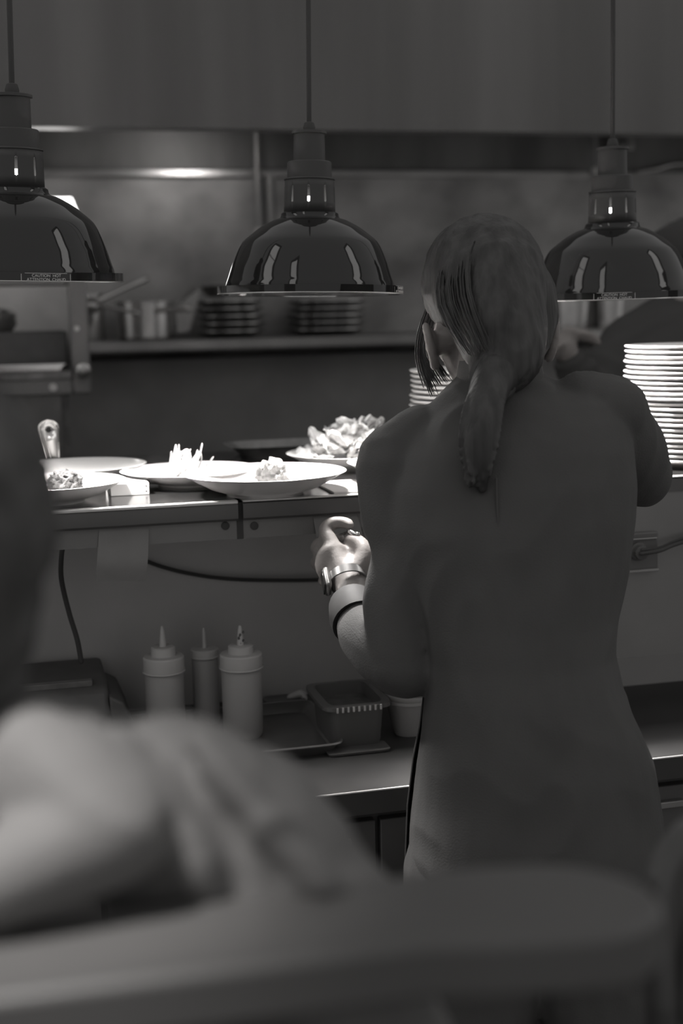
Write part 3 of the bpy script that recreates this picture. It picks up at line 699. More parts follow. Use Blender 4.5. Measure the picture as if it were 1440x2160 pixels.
# sheet pan under the bottles
def rect_tray(c, hx, hy, h, name, label, m, cat):
    o = thing(name, (c[0], c[1], ZC), label, cat)
    rings = [ringh((c[0], c[1], ZC+z), hx+k, hy+k, 40, 14, V((1, 0, 0)), V((0, 1, 0))) for z, k in ((0, -.012), (.0, -.010), (h*.95, 0), (h, .004), (h+.002, .003), (h*.93, -.002), (.003, -.014))]
    MB().loft(rings).build('tray_body', m, o)
    rr_ = ringh((c[0], c[1], ZC+h), hx+.003, hy+.003, 40, 14, V((1, 0, 0)), V((0, 1, 0)))
    MB().tube([(p, .0022) for p in rr_+[rr_[0]]], 6, 1, False).build('rolled_rim', 'tray', o); return o
rect_tray((.325, 2.115), .165, .125, .018, 'sheet_tray', 'shallow metal tray on the prep counter holding the squeeze bottles', 'darksteel', 'tray')
def squeeze(x, y, r, hb, hcap, hcol, htip, label, dirty=False, k=1.0):
    z0 = ZC+.0032; c = V((x, y, z0))
    o = thing('squeeze_bottle', c, label, 'bottle', 'squeeze bottles on the prep counter')
    MB().lathe([(.001, 0), (r*.9, 0), (r, .006), (r, hb*.95), (r*.96, hb), (.001, hb)], 36, c).build('bottle_body', 'bottle', o)
    cp = MB().lathe([(r*1.03, hb-.001), (r*1.06, hb+.001), (r*1.06, hb+hcap*.9), (r*1.0, hb+hcap), (r*.64, hb+hcap+.001), (r*.62, hb+hcap+hcol*.9), (r*.55, hb+hcap+hcol), (.001, hb+hcap+hcol)], 36, c).build('cap', 'cap', o)
    zt_ = hb+hcap+hcol
    MB().lathe([(r*.19, zt_-.001), (r*.12, zt_+htip*.75), (r*.07, zt_+htip), (.001, zt_+htip+.001)], 16, c).build('nozzle', 'cap', cp)
    MB().lathe([(r*1.085, hb-.001), (r*1.085, hb+.002)], 36, c, cap=False).build('cap_ring', 'cap', cp, solid=.001)
    if dirty:
        for i in range(5): MB().add(*blob(c+V((r*.13*math.sin(i*2), -r*.15, zt_+htip*(.1+.15*i))), (.0022, .0012, .003), (i, 1, 1), .4, 2, 1)).build('sauce_smear', 'sauce', cp)
squeeze(.228, 2.165, .0325, .112, .026, .016, .034, 'squeeze bottle with white cap, leftmost of the three, clean nozzle')
squeeze(.304, 2.215, .0225, .118, .014, .001, .034, 'smallest squeeze bottle, between the two larger ones')
squeeze(.352, 2.125, .0335, .118, .024, .014, .032, 'tall squeeze bottle with a sauce-smeared nozzle, rightmost of three', True)
# clear tub with ribbed rim
tb = aty(755, 1578, 2.04); tb = V((.520, 2.075, ZC))
ct = thing('clear_tub', tb, 'cloudy rectangular plastic tub of dark sauce with a ribbed rim', 'tub')
X_, Y_ = V((1, 0, 0)), V((0, 1, 0))
tr_ = lambda hx, hy, z: ringh((tb.x, tb.y, ZC+z), hx, hy, 36, 7, X_, Y_)
MB().loft([tr_(.040, .062, 0), tr_(.043, .066, .01), tr_(.047, .070, .066), tr_(.058, .078, .068), tr_(.058, .078, .074), tr_(.045, .066, .075), tr_(.041, .062, .012)]).build('tub_body', 'clear', ct)
MB().loft([tr_(.040, .061, .013), tr_(.043, .064, .055)]).build('sauce_fill', 'sauce', ct)
for i in range(9):
    x = tb.x-.036+.009*i
    MB().bb((x-.0015, tb.y-.0795, ZC+.066), (x+.0015, tb.y-.077, ZC+.0745)).build('rim_rib', 'cap', ct)
tl = thing('plastic_plate', (tb.x, tb.y-.06, ZC), 'thin shiny plastic plate lying under the front of the clear tub', 'plate')
MB().loft([ringh((tb.x-.005, tb.y-.075, ZC+z), .050+k, .022+k, 28, 8, X_, Y_) for z, k in ((0, -.002), (.0005, 0), (.004, .002), (.005, .002), (.004, -.002))]).build('plate_body', 'clear', tl)
# ribbed lid scrap behind
o = thing('ribbed_lid', aty(600, 1487, 2.26), 'small ribbed plastic lid lying behind the sheet tray', 'lid')
c = V((.455, 2.285, ZC)); o.location = c
MB().loft([ringh(c+V((0, 0, z)), .036+k, .02+k, 28, 5, X_, Y_) for z, k in ((0, 0), (.012, .002), (.014, .0), (.012, -.004))]).build('lid_body', 'clear', o)
for i in range(7): MB().bb((c.x-.03+.009*i, c.y-.0235, ZC+.001), (c.x-.026+.009*i, c.y-.021, ZC+.012)).build('rib', 'cap', o)
MB().tube([(c+V((.01, 0, .014)), .005), (c+V((.03, -.005, .02)), .007), (c+V((.036, -.01, .012)), .005)], 8, 3).build('lid_tab', 'cap', o)
# small cup
c = V((.622, 2.062, ZC)); o = thing('plastic_cup', c, 'small tapered plastic cup with a raised liner, beside her elbow', 'cup')
MB().lathe([(.001, .002), (.022, .002), (.024, 0), (.026, .004), (.036, .05), (.039, .056), (.041, .057), (.041, .062), (.036, .062), (.033, .05), (.022, .006), (.001, .006)], 40, c).build('cup_body', 'bottle', o)
mb = MB(); n = 24
vs = [c+V(((.037+.004*t)*math.cos(a), (.037+.004*t)*math.sin(a), .058+t*(.018+.006*math.sin(a*2+1)))) for t in (0, 1) for a in [2*PI*j/n for j in range(n)]]
mb.add(vs, [(j, (j+1) % n, n+(j+1) % n, n+j) for j in range(n)]).build('liner', 'bottle', o, solid=.001)
# black printer at the left
p0 = V((.02, 2.24, ZC)); pt = thing('ticket_printer', p0, 'black boxy printer on the prep counter at the far left', 'printer')
prf = [(2.14, ZC), (2.14, ZC+.06), (2.16, ZC+.095), (2.20, ZC+.107), (2.33, ZC+.107), (2.33, ZC)]
MB().prism([V((-.20, y, z)) for y, z in prf], (.335, 0, 0)).build('housing', 'blackplastic', pt, bevel=.008)
MB().prism([V((.135, 2.145, ZC)), V((.135, 2.145, ZC+.085)), V((.158, 2.145, ZC+.072)), V((.172, 2.145, ZC+.035)), V((.176, 2.145, ZC))], (0, .17, 0)).build('side_cover', 'blackplastic', pt, bevel=.004)
MB().bb((-.17, 2.17, ZC+.098), (.11, 2.185, ZC+.108)).build('paper_slot', 'panblack', pt, bevel=.001)

# ================================================================== PEOPLE
def axes(fwd, up):
    f = V(fwd).normalized(); u = V(up); u = (u-f*u.dot(f)).normalized(); r = f.cross(u)
    return r, f, u
def add_head(mb, c, ax, s=1.0, neck_to=None, neck_r=.05, ew=1.0, ez=0.0):
    r, f, u = ax; L = lambda x, y, z: c+r*(x*s)+f*(y*s)+u*(z*s)
    mb.ell(L(0, -.012, .038), (.075*s, .094*s, .088*s), (r, f, u), 28, 18)
    mb.tube([(L(0, .03, .02), .068*s), (L(0, .038, -.03), .056*s), (L(0, .05, -.075), .036*s)], 16, 4)
    mb.tube([(L(-.05, .0, -.02), .03*s), (L(-.035, .03, -.075), .02*s), (L(0, .058, -.095), .018*s), (L(.035, .03, -.075), .02*s), (L(.05, .0, -.02), .03*s)], 10, 4)
    mb.tube([(L(0, .088, .018), .008*s), (L(0, .102, -.006), .010*s), (L(0, .108, -.026), .014*s)], 10, 3)
    for q in (-1, 1):
        mb.ell(L(q*.013, .096, -.029), (.010*s, .010*s, .008*s), (r, f, u), 10, 8)
        mb.tube([(L(q*.012, .088, .03), .008*s), (L(q*.035, .080, .034), .008*s), (L(q*.055, .06, .026), .007*s)], 8, 3)
        mb.ell(L(q*.04, .064, -.025), (.022*s, .018*s, .02*s), (r, f, u), 12, 8)
        # ears: rim curl, lobe, concha
        mb.tube([(L(q*.076*ew, .006, -.024+ez), .006*s), (L(q*.083*ew, -.014, .012+ez), .006*s), (L(q*.085*ew, -.026, .016+ez), .006*s), (L(q*.085*ew, -.032, -.002+ez), .006*s), (L(q*.080*ew, -.018, -.026+ez), .007*s), (L(q*.076*ew, -.004, -.036+ez), .008*s)], 8, 4)
        mb.ell(L(q*.077*ew, -.012, -.006+ez), (.006*s, .018*s, .024*s), (r, f, u), 10, 8)
        mb.tube([(L(q*.05, .0, -.008+ez*.7), .022*s), (L(q*.074*ew, -.008, -.008+ez), .014*s)], 10, 2)
    mb.tube([(L(-.024, .083, -.056), .005*s), (L(0, .091, -.053), .007*s), (L(.024, .083, -.056), .005*s)], 8, 3)
    mb.tube([(L(-.02, .083, -.064), .006*s), (L(0, .089, -.066), .008*s), (L(.02, .083, -.064), .006*s)], 8, 3)
    if neck_to is not None:
        mb.tube([(L(0, -.02, -.02), neck_r*s*1.05), ((L(0, -.02, -.02)+V(neck_to))/2, neck_r*s), (V(neck_to), neck_r*s*1.25)], 18, 4)
    return L
def eyes(L, parent, ax, s=1.0):
    for q in (-1, 1):
        e = MB().ell(L(q*.032, .078, .008), (.0125*s, .0125*s, .0125*s), ax, 14, 10).build('eye', 'eye', parent)
        MB().ell(L(q*.032, .0875, .008), (.006*s, .004*s, .006*s), ax, 12, 8).build('iris', 'hair', e)
def strands(mb, roots, n, r, jit, seed, nseg=6):
    random.seed(seed)
    for k in range(n):
        j = V((random.gauss(0, jit), random.gauss(0, jit), random.gauss(0, jit)))
        t = random.random(); pts = []
        for i, (a, b) in enumerate(roots):
            g = (i/max(len(roots)-1, 1))
            p = a+(b-a)*t+j*(.5+.7*g)
            pts.append((p, r*(1.0 if i < len(roots)-1 else .25)))
        mb.tube(pts, 5, 3, False)

# ---------------------------------------------------------------- the woman
woman = thing('person', (atd(1120, 1700, 1.85).x, atd(1120, 1700, 1.85).y, 0), 'person in black jacket with low ponytail, back turned, one hand raised at the pass', 'person')
def prow(y, xl, xr, d): a, b = atd(xl, y, d), atd(xr, y, d); return (a+b)/2, (b-a).length/2
RWS = [(772, 985, 1118, 1.90, .050), (796, 968, 1140, 1.90, .056), (822, 940, 1195, 1.895, .064), (852, 912, 1290, 1.89, .076), (895, 872, 1316, 1.885, .090), (950, 838, 1326, 1.88, .104), (1020, 822, 1328, 1.875, .112),
       (1100, 822, 1326, 1.87, .114), (1200, 842, 1312, 1.865, .110), (1300, 876, 1292, 1.86, .104), (1380, 898, 1285, 1.855, .102), (1450, 906, 1300, 1.85, .106), (1530, 900, 1338, 1.85, .112), (1600, 890, 1364, 1.85, .116),
       (1700, 878, 1378, 1.85, .120), (1800, 872, 1390, 1.85, .122), (1860, 872, 1392, 1.85, .120)]
def torso_rings(rows, gx, gy, p=2.4):
    out = []
    for y, xl, xr, d, b in rows:
        c, a = prow(y, xl, xr, d); out.append(ringh(c, a+gx, b+gy, 32, p))
    return out
arm_l = [(atd(838, 985, 1.885), .060), (atd(842, 1080, 1.877), .053), (atd(862, 1165, 1.868), .051), (atd(848, 1265, 1.858), .053), (atd(848, 1390, 1.845), .049)]
fore_l = [(atd(846, 1405, 1.845), .047), (atd(800, 1375, 1.88), .045), (atd(766, 1330, 1.93), .038), (atd(748, 1292, 1.975), .031)]
arm_r = [(atd(1276, 880, 1.90), .056), (atd(1318, 945, 1.95), .056), (atd(1352, 1005, 2.0), .045)]
fore_r = [(atd(1350, 1005, 2.0), .044), (atd(1280, 1020, 2.06), .036), (atd(1190, 1040, 2.08), .028)]
# --- body: head, neck, trunk, arms, hands, legs as one surface
hc = atd(1022, 668, 1.93)
hax = axes(FH*.92-RH*.10-V((0, 0, .42)), V((0, 0, 1))-RH*.08+FH*.3)
body = MB()
neck0 = atd(1050, 800, 1.90)
HL = add_head(body, hc, hax, 1.0, neck0, .050, 1.10, -.036)
body.loft(torso_rings(RWS[1:], -.016, -.014))
for a in (arm_l, fore_l, arm_r, fore_r): body.tube([(p, r*.72) for p, r in a], 14, 4)
hipc, hipa = prow(1860, 872, 1392, 1.85)
for q in (-1, 1):
    hp = hipc+RH*(q*.085); kn = V((hp.x, hp.y, .48))+FH*.01; an = V((hp.x, hp.y, .09))+RH*(q*.02)
    body.tube([(hp, .085), ((hp+kn)/2, .072), (kn, .053), ((kn+an)/2, .050), (an, .034), (an-V((0, 0, .04)), .036)], 14, 4)
    body.tube([(V((an.x, an.y, .035)), .035), (V((an.x, an.y, .03))+FH*.15, .026)], 12, 3)
# left hand: back of the hand to us, wrist below, fingers curling away, thumb to the right
H = atd
wr = H(741, 1240, 2.005)
body.tube([(H(762, 1330, 1.94), .030), (H(748, 1285, 1.98), .0265), (wr, .0245), (H(735, 1205, 2.03), .026)], 16, 4)
KN = [(H(690, 1133, 2.050), .0135), (H(678, 1163, 2.058), .0135), (H(679, 1192, 2.060), .013), (H(692, 1222, 2.055), .0115)]
for i, (kp, kr) in enumerate(KN):
    body.tube([(wr, .020), ((wr*.5+kp*.5)+V((0, .002, 0)), .0165), (kp, kr)], 12, 4)
body.tube([(KN[0][0], .012), (KN[1][0], .013), (KN[2][0], .0125), (KN[3][0], .011)], 10, 3)
body.ell((wr+KN[0][0]+KN[2][0])/3, (.030, .016, .034), None, 16, 10)
body.tube([(KN[0][0], .0125), (H(686, 1117, 2.056), .0112), (H(698, 1105, 2.06), .0106), (H(716, 1102, 2.06), .0098), (H(732, 1104, 2.055), .0088), (H(737, 1108, 2.05), .0078)], 12, 3)      # index
body.tube([(KN[1][0], .0125), (H(669, 1158, 2.075), .0115), (H(673, 1148, 2.10), .0108), (H(692, 1140, 2.115), .0098), (H(716, 1136, 2.105), .0084)], 12, 3)   # middle
body.tube([(KN[2][0], .012), (H(669, 1188, 2.078), .0112), (H(673, 1180, 2.10), .0104), (H(694, 1172, 2.113), .0094), (H(716, 1168, 2.10), .008)], 12, 3)   # ring
body.tube([(KN[3][0], .0108), (H(683, 1226, 2.072), .0098), (H(687, 1218, 2.092), .0092), (H(704, 1209, 2.10), .0082), (H(720, 1204, 2.09), .0072)], 12, 3)  # little
body.tube([(H(748, 1222, 2.015), .020), (H(766, 1185, 2.02), .0165), (H(768, 1162, 2.025), .0132), (H(758, 1146, 2.035), .0120), (H(744, 1138, 2.045), .0108), (H(737, 1136, 2.05), .009)], 14, 4)  # thumb
body.tube([(H(752, 1165, 2.035), .010), (H(725, 1160, 2.05), .010), (H(700, 1150, 2.055), .009)], 10, 3)   # web of the thumb
# right hand, in front of her chest
wr2 = fore_r[-1][0]
u = (wr2-fore_r[-2][0]).normalized(); vv = V((0, 0, 1)); sd = u.cross(vv)
body.tube([(wr2-u*.03, .023), (wr2, .022), (wr2+u*.045, .024), (wr2+u*.075, .018)], 12, 3)
for i in range(4):
    b0 = wr2+u*.075+vv*(.027-.018*i)
    Lf = [.070, .078, .072, .056][i]
    body.tube([(b0-u*.03, .011), (b0, .0105), (b0+u*Lf*.5+FH*.006, .0095), (b0+u*Lf*.7-FH*.02, .0088), (b0+u*Lf*.6-FH*.038, .0075)], 10, 3)
body.tube([(wr2+u*.02+vv*.015, .013), (wr2+u*.045+vv*.045-FH*.012, .0115), (wr2+u*.075+vv*.055-FH*.02, .009)], 10, 3)
bd = fuse(body, 'body', 'skin', woman, .0032, 3)
eyes(HL, woman, hax)
# --- jacket
jk = MB(); jk.loft(torso_rings(RWS[2:15]+[(1780, 872, 1388, 1.85, .122), (1810, 872, 1390, 1.85, .122)], .004, .006))
jk.loft(torso_rings(RWS[0:4], .004, .004, 2.0))
for a in (arm_l, fore_l, arm_r, fore_r): jk.tube(a, 18, 5)
jk.ell(atd(842, 985, 1.885), (.055, .06, .055)); jk.ell(atd(1278, 872, 1.895), (.056, .06, .052)); jk.ell(atd(850, 1405, 1.845), (.05, .05, .045)); jk.ell(atd(1360, 1000, 1.99), (.040, .045, .046))
jk.tube([(atd(1230, 850, 1.89), .045), (atd(1290, 868, 1.90), .050)], 14, 3); jk.tube([(atd(890, 930, 1.885), .05), (atd(840, 975, 1.885), .054)], 14, 3)
jacket = fuse(jk, 'jacket', 'jacket', woman, .0048, 7, wr=.0035, wscale=(1, 1, .55), wf=11)
# collar band standing round the neck
cl = MB(); c0, a0_ = prow(792, 972, 1136, 1.90)
rings = [ringh(c0+V((0, 0, z))+FH*(.2*z), a0_+k, .062+k, 32, 2.1) for z, k in ((-.02, .010), (.012, .004), (.022, .002), (.024, -.002), (.010, -.004), (-.02, -.002))]
cl.loft(rings, cap=False, closed=True).build('collar', 'jacket', jacket)
# turned cuff, lining colour darkened to offset the heat lamp's light
cuf = MB(); ca, cb = atd(741, 1272, 1.99), atd(762, 1326, 1.935); cax = axes(cb-ca, V((1, 0, 0)))
cuf.lathe([(.029, 0), (.034, -.001), (.036, .004), (.041, .035), (.040, .052), (.034, .050), (.030, .004)], 30, ca, (cax[0], cax[2], cax[1]))
cuf.build('cuff', 'cuff', jacket)
# centre-back seam and shoulder folds
sm = MB()
sm.tube([(atd(1046, 1010, 1.758), .0016), (atd(1056, 1200, 1.752), .0016), (atd(1080, 1390, 1.75), .0016)], 6, 5); sm.build('back_seam', 'trousers', jacket)
# --- trousers and apron
tr = MB(); tr.loft(torso_rings(RWS[12:], -.002, -.004))
for q in (-1, 1):
    hp = hipc+RH*(q*.088); kn = V((hp.x, hp.y, .48)); an = V((hp.x, hp.y, .07))+RH*(q*.02)
    tr.tube([(hp+V((0, 0, .02)), .098), ((hp+kn)/2, .088), (kn, .072), ((kn+an)/2, .066), (an, .062)], 18, 5)
fuse(tr, 'trousers', 'trousers', woman, .007, 5, wr=.003, wf=10)
ap = MB(); vs = []; nA = 22
AR = [(1462, 905, 1312, 1.85, .112), (1530, 896, 1344, 1.85, .118), (1600, 882, 1366, 1.85, .122), (1700, 870, 1380, 1.85, .126), (1800, 866, 1394, 1.85, .130), (1900, 866, 1398, 1.85, .132), (2050, 870, 1400, 1.85, .132)]
for y, xl, xr, d, b in AR:
    c, a = prow(y, xl, xr, d); full = ringh(c, a+.007, b+.010, 96, 2.3); vs += [full[(i+7) % 96] for i in range(41)]
n = 41
ap.add(vs, [(i*n+j, i*n+j+1, (i+1)*n+j+1, (i+1)*n+j) for i in range(len(AR)-1) for j in range(n-1)])
ap.build('apron', 'apron', woman, solid=.002)
for q in (-1, 1):
    hp = hipc+RH*(q*.105)
    s_ = MB(); b0 = V((hp.x, hp.y, 0))
    s_.loft([ringh(b0+V((0, 0, z))+FH*(.055-sh_), .045*k, (.13-sh_*.5)*k, 24, 2.4) for z, k, sh_ in ((0, .98, 0), (.02, 1.0, 0), (.05, .95, .02), (.085, .8, .06))])
    s_.build('shoe', 'blackplastic', woman)
# --- hair: cap, long side hair and a low ponytail
hr = MB(); r_, f_, u_ = hax
hr.ell(HL(0, -.022, .044), (.089, .104, .095), hax, 32, 22)
hr.tube([(HL(0, -.055, .03), .080), (HL(.0, -.066, -.02), .070), (atd(1062, 745, 1.835), .056), (atd(1040, 792, 1.808), .034)], 20, 5)
hr.tube([(atd(940, 590, 1.90), .035), (atd(926, 615, 1.90), .022)], 14, 5)
hr.tube([(atd(1120, 610, 1.90), .035), (atd(1132, 680, 1.90), .030), (atd(1112, 745, 1.88), .022)], 14, 5)
hair = fuse(hr, 'hair', 'hair', woman, .0042, 5, wr=.0022, wscale=(1.2, 1.2, .35), wf=34)
pt_ = MB()
pt_.tube([(atd(1044, 785, 1.803), .030), (atd(1026, 840, 1.778), .026), (atd(1012, 910, 1.762), .026), (atd(1010, 975, 1.755), .019), (atd(1016, 1030, 1.758), .007)], 18, 6)
strands(pt_, [(atd(1020, 785, 1.79), atd(1070, 785, 1.79)), (atd(985, 850, 1.765), atd(1062, 850, 1.765)), (atd(972, 930, 1.752), atd(1050, 930, 1.75)), (atd(985, 1030, 1.748), atd(1042, 1000, 1.746))], 46, .0022, .004, 21)
tail = fuse(pt_, 'ponytail', 'hair', hair, .0028, 1)
MB().lathe([(.031, -.007), (.035, 0), (.031, .007)], 24, atd(1040, 800, 1.80), axes(V((0, .2, 1)), V((0, 1, 0))), cap=True).build('hair_tie', 'cord', hair)
ws = MB()
strands(ws, [(atd(905, 660, 1.925), atd(925, 640, 1.915)), (atd(886, 720, 1.945), atd(902, 735, 1.93)), (atd(892, 775, 1.95), atd(926, 770, 1.93)), (atd(912, 815, 1.945), atd(948, 800, 1.93))], 26, .0014, .003, 4)
strands(ws, [(atd(906, 640, 1.925), atd(915, 620, 1.92)), (atd(884, 700, 1.945), atd(890, 705, 1.94)), (atd(880, 760, 1.95), atd(894, 770, 1.945)), (atd(896, 815, 1.95), atd(918, 838, 1.945))], 22, .0013, .0025, 9)
strands(ws, [(atd(1150, 660, 1.92), atd(1160, 640, 1.92)), (atd(1156, 710, 1.92), atd(1162, 705, 1.92)), (atd(1138, 745, 1.91), atd(1148, 752, 1.91))], 12, .0012, .002, 14)
strands(ws, [(atd(1000, 498, 1.92), atd(1060, 496, 1.92)), (atd(930, 560, 1.87), atd(1000, 520, 1.83)), (atd(925, 650, 1.83), atd(990, 620, 1.80)), (atd(985, 745, 1.80), atd(1030, 740, 1.785))], 40, .0013, .003, 31)
strands(ws, [(atd(1030, 496, 1.92), atd(1080, 505, 1.92)), (atd(1080, 530, 1.83), atd(1130, 580, 1.86)), (atd(1090, 640, 1.80), atd(1140, 660, 1.84)), (atd(1055, 750, 1.79), atd(1090, 740, 1.80))], 40, .0013, .003, 33)
tag(ws.build('loose_strands', 'hair', hair), kind='stuff')
# --- wristwatch
wa = H(733, 1222, 2.012); wd = (H(741, 1250, 2.0)-H(730, 1200, 2.03)).normalized()
wax = axes(wd, V((1, 0, 0)))
wt = MB().lathe([(.0285, -.008), (.0300, -.007), (.0300, .007), (.0285, .008), (.0275, .006), (.0275, -.006)], 40, wa, (wax[0], wax[2], wax[1]), sx=1.0, sy=1.0)
wt.v += []; watch = wt.build('wristwatch', 'watchsteel', woman)
cs = H(703, 1243, 1.998); co = (cs-wa); co = (co-wd*co.dot(wd)).normalized(); cy = wd.cross(co)
case = MB().box(wa+co*.032, (.010, .030, .036), (co, cy, wd)).build('watch_case', 'watchsteel', watch, bevel=.004)
MB().box(wa+co*.0378, (.002, .025, .031), (co, cy, wd)).build('watch_glass', 'watchblack', watch, bevel=.0008)
# --- what she holds
tl_ = thing('metal_pin', H(740, 1126, 2.05), 'small shiny metal pin held between her thumb and finger', 'tool')
MB().tube([(H(712, 1130, 2.07), .0016), (H(738, 1121, 2.045), .0022)], 8, 1).build('shaft', 'chrome', tl_)
MB().tube([(H(737, 1121, 2.046), .0045), (H(746, 1127, 2.04), .0048), (H(754, 1127, 2.035), .004)], 12, 3).build('head', 'chrome', tl_)

# ---------------------------------------------------------------- the cook at the range
ck_c = aty(1452, 800, 3.15)
cook = thing('person', (ck_c.x, ck_c.y, 0), 'cook in black with a dark cap, blurred behind the tall right plate stack', 'person')
cax_ = axes(V((-.75, .6, -.25)), V((0, 0, 1)))
chd = atd(1462, 575, 3.35); cb = MB(); cn = atd(1432, 672, 3.35)
CL = add_head(cb, chd, cax_, 1.0, cn, .056)
D = lambda x, y, d=3.35: atd(x, y, d)
cbt = [(680, 1330, 1530, .09), (720, 1290, 1590, .12), (800, 1275, 1610, .14), (900, 1290, 1600, .14), (1050, 1300, 1590, .14), (1150, 1300, 1600, .14), (1260, 1290, 1610, .15)]
def crings(g): return [ringh((D(a, y)+D(b, y))/2, (D(b, y)-D(a, y)).length/2+g, t_+g, 28, 2.3) for y, a, b, t_ in cbt]
cb.loft(crings(-.015))
ca1 = [(D(1330, 735), .075), (D(1282, 790, 3.3), .066), (D(1258, 835, 3.25), .058)]
ca2 = [(D(1256, 838, 3.25), .056), (D(1228, 800, 3.2), .048), (D(1205, 765, 3.17), .038)]
for a in (ca1, ca2): cb.tube([(p, r*.75) for p, r in a], 12, 4)
cb.tube([(D(1560, 740), .055), (D(1600, 850), .048), (D(1560, 930, 3.2), .04)], 12, 4)
cw = D(1200, 752, 3.16)
cb.tube([(D(1208, 770, 3.17), .026), (cw, .028), (D(1188, 728, 3.15), .03)], 12, 3)
for i in range(4):
    b0 = D(1176+9*i, 722+2*i, 3.15); cb.tube([(b0, .0125), (b0+V((.012, -.012, .028)), .011), (b0+V((.045, -.022, .022)), .010), (b0+V((.062, -.02, .004)), .009)], 8, 3)
cb.tube([(D(1180, 752, 3.14), .013), (D(1176, 738, 3.12), .012), (D(1184, 726, 3.11), .010)], 8, 3)
for q in (-1, 1):
    hp = V((ck_c.x+.03, ck_c.y+.1, .92))+RH*(q*.1); cb.tube([(hp, .09), (V((hp.x, hp.y, .5)), .065), (V((hp.x, hp.y, .1)), .045), (V((hp.x, hp.y, .04)), .045)], 12, 4)
    cb.tube([(V((hp.x, hp.y, .04)), .04), (V((hp.x, hp.y, .035))+FH*.15, .035)], 10, 3)
fuse(cb, 'body', 'skin', cook, .007, 3); eyes(CL, cook, cax_)
cj = MB(); cj.loft(crings(.0))
for a in (ca1, ca2): cj.tube(a, 14, 4)
cj.tube([(D(1560, 740), .07), (D(1600, 850), .062), (D(1560, 930, 3.2), .052)], 12, 4)
cj.tube([(D(1432, 690), .085), (D(1400, 705), .09), (D(1330, 735), .08)], 14, 4); cj.tube([(D(1440, 690), .08), (D(1560, 735), .075)], 14, 4)
for q in (-1, 1):
    hp = V((ck_c.x+.03, ck_c.y+.1, .95))+RH*(q*.1); cj.tube([(hp, .11), (V((hp.x, hp.y, .5)), .085), (V((hp.x, hp.y, .08)), .075)], 12, 4)
fuse(cj, 'chef_coat', 'cook', cook, .008, 5, wr=.008, wf=7)
chh = MB(); chh.ell(CL(0, -.014, .055), (.086, .104, .086), cax_, 26, 16)
fuse(chh, 'hair', 'hair2', cook, .006, 2)
cp_ = MB(); cp_.lathe([(.091, .0), (.094, .01), (.095, .055), (.080, .085), (.04, .098), (.001, .10)], 32, CL(0, -.014, .035), (cax_[0], cax_[1], cax_[2]), sy=1.15); cp_.build('cap', 'cook', cook, solid=.003)
for q in (-1, 1):
    hp = V((ck_c.x+.03, ck_c.y+.1, 0))+RH*(q*.1)
    MB().loft([ringh(hp+V((0, 0, z))+FH*.05, .05*k, .13*k, 20, 2.4) for z, k in ((0, .97), (.03, 1), (.08, .75))]).build('shoe', 'blackplastic', cook)

# ---------------------------------------------------------------- foreground diner, far out of focus
din = thing('person', (atd(300, 1900, 1.0).x, atd(300, 1900, 1.0).y, 0), 'blurred dark-haired diner in a pale shirt hunched at the lower left', 'person')
dh = atd(-342, 1242, .72); dax = axes(-RH*.95+FH*.25-V((0, 0, .25)), V((0, 0, 1)))
db = MB(); G = lambda x, y, d=.75, b=0: atd(x, y, d+b)
DL = add_head(db, dh, dax, .92, G(-190, 1500, .76), .052)
trunk = [((-140, 1620), .040), ((120, 1690), .050), ((320, 1712), .055), ((470, 1760), .053), ((600, 1900), .052), ((690, 2060), .056), ((700, 2300), .075)]
for b in (.0, .06, .12, .18): db.tube([(G(x, y, .745, b), r*.8) for (x, y), r in trunk], 16, 4)
ua = [(G(60, 1610, .70), .034), (G(170, 1680, .685), .031), (G(232, 1745, .675), .029)]
fa = [(G(230, 1752, .675), .028), (G(110, 1800, .665), .024), (G(-20, 1862, .655), .020), (G(-150, 1925, .645), .018)]
for a in (ua, fa): db.tube([(p, r*.72) for p, r in a], 14, 4)
w0 = fa[-1][0]; ud = (w0-fa[-2][0]).normalized()
db.tube([(w0-ud*.02, .018), (w0+ud*.05, .022), (w0+ud*.08, .017)], 12, 3)
for i in range(4):
    b0 = w0+ud*.075+V((0, 0, .010))+FH*(.022-.015*i); db.tube([(b0, .009), (b0+ud*.03+V((0, 0, .006)), .0085), (b0+ud*.052-V((0, 0, .008)), .0078), (b0+ud*.058-V((0, 0, .022)), .007)], 8, 3)
db.tube([(w0+ud*.03-FH*.017, .011), (w0+ud*.055-FH*.035, .010), (w0+ud*.078-FH*.035, .008)], 8, 3)
seat = G(690, 2500, .745, .10)
for q in (-1, 1):
    hp = V((seat.x, seat.y, .80))+FH*(q*.10); kn = hp-RH*.40; an = V((kn.x, kn.y, .36))
    db.tube([(hp, .09), ((hp+kn)/2, .075), (kn, .06), (an, .045)], 12, 4); db.tube([(an, .04), (an-RH*.14, .03)], 10, 3)
db.tube([(seat, .09), (V((seat.x, seat.y, .82)), .12)], 14, 3)
fuse(db, 'body', 'skin', din, .007, 3); eyes(DL, din, dax, 1.08)
ds = MB()
for b in (.0, .06, .12, .18): ds.tube([(G(x, y, .745, b), r) for (x, y), r in trunk], 20, 5)
for a in (ua, fa[:3]): ds.tube(a, 18, 4)
ds.tube([(G(250, 1560, .70), .006), (G(340, 1690, .692), .010), (G(420, 1820, .690), .012), (G(460, 1900, .70), .008)], 10, 4)
ds.tube([(G(420, 1560, .70), .006), (G(520, 1680, .693), .009), (G(640, 1820, .693), .010), (G(720, 1900, .70), .006)], 10, 4)
ds.tube([(G(180, 1540, .71), .008), (G(205, 1620, .69), .012), (G(220, 1690, .68), .012)], 10, 4)
fuse(ds, 'shirt', 'shirt', din, .005, 4, wr=.004, wf=16)
tj = MB()
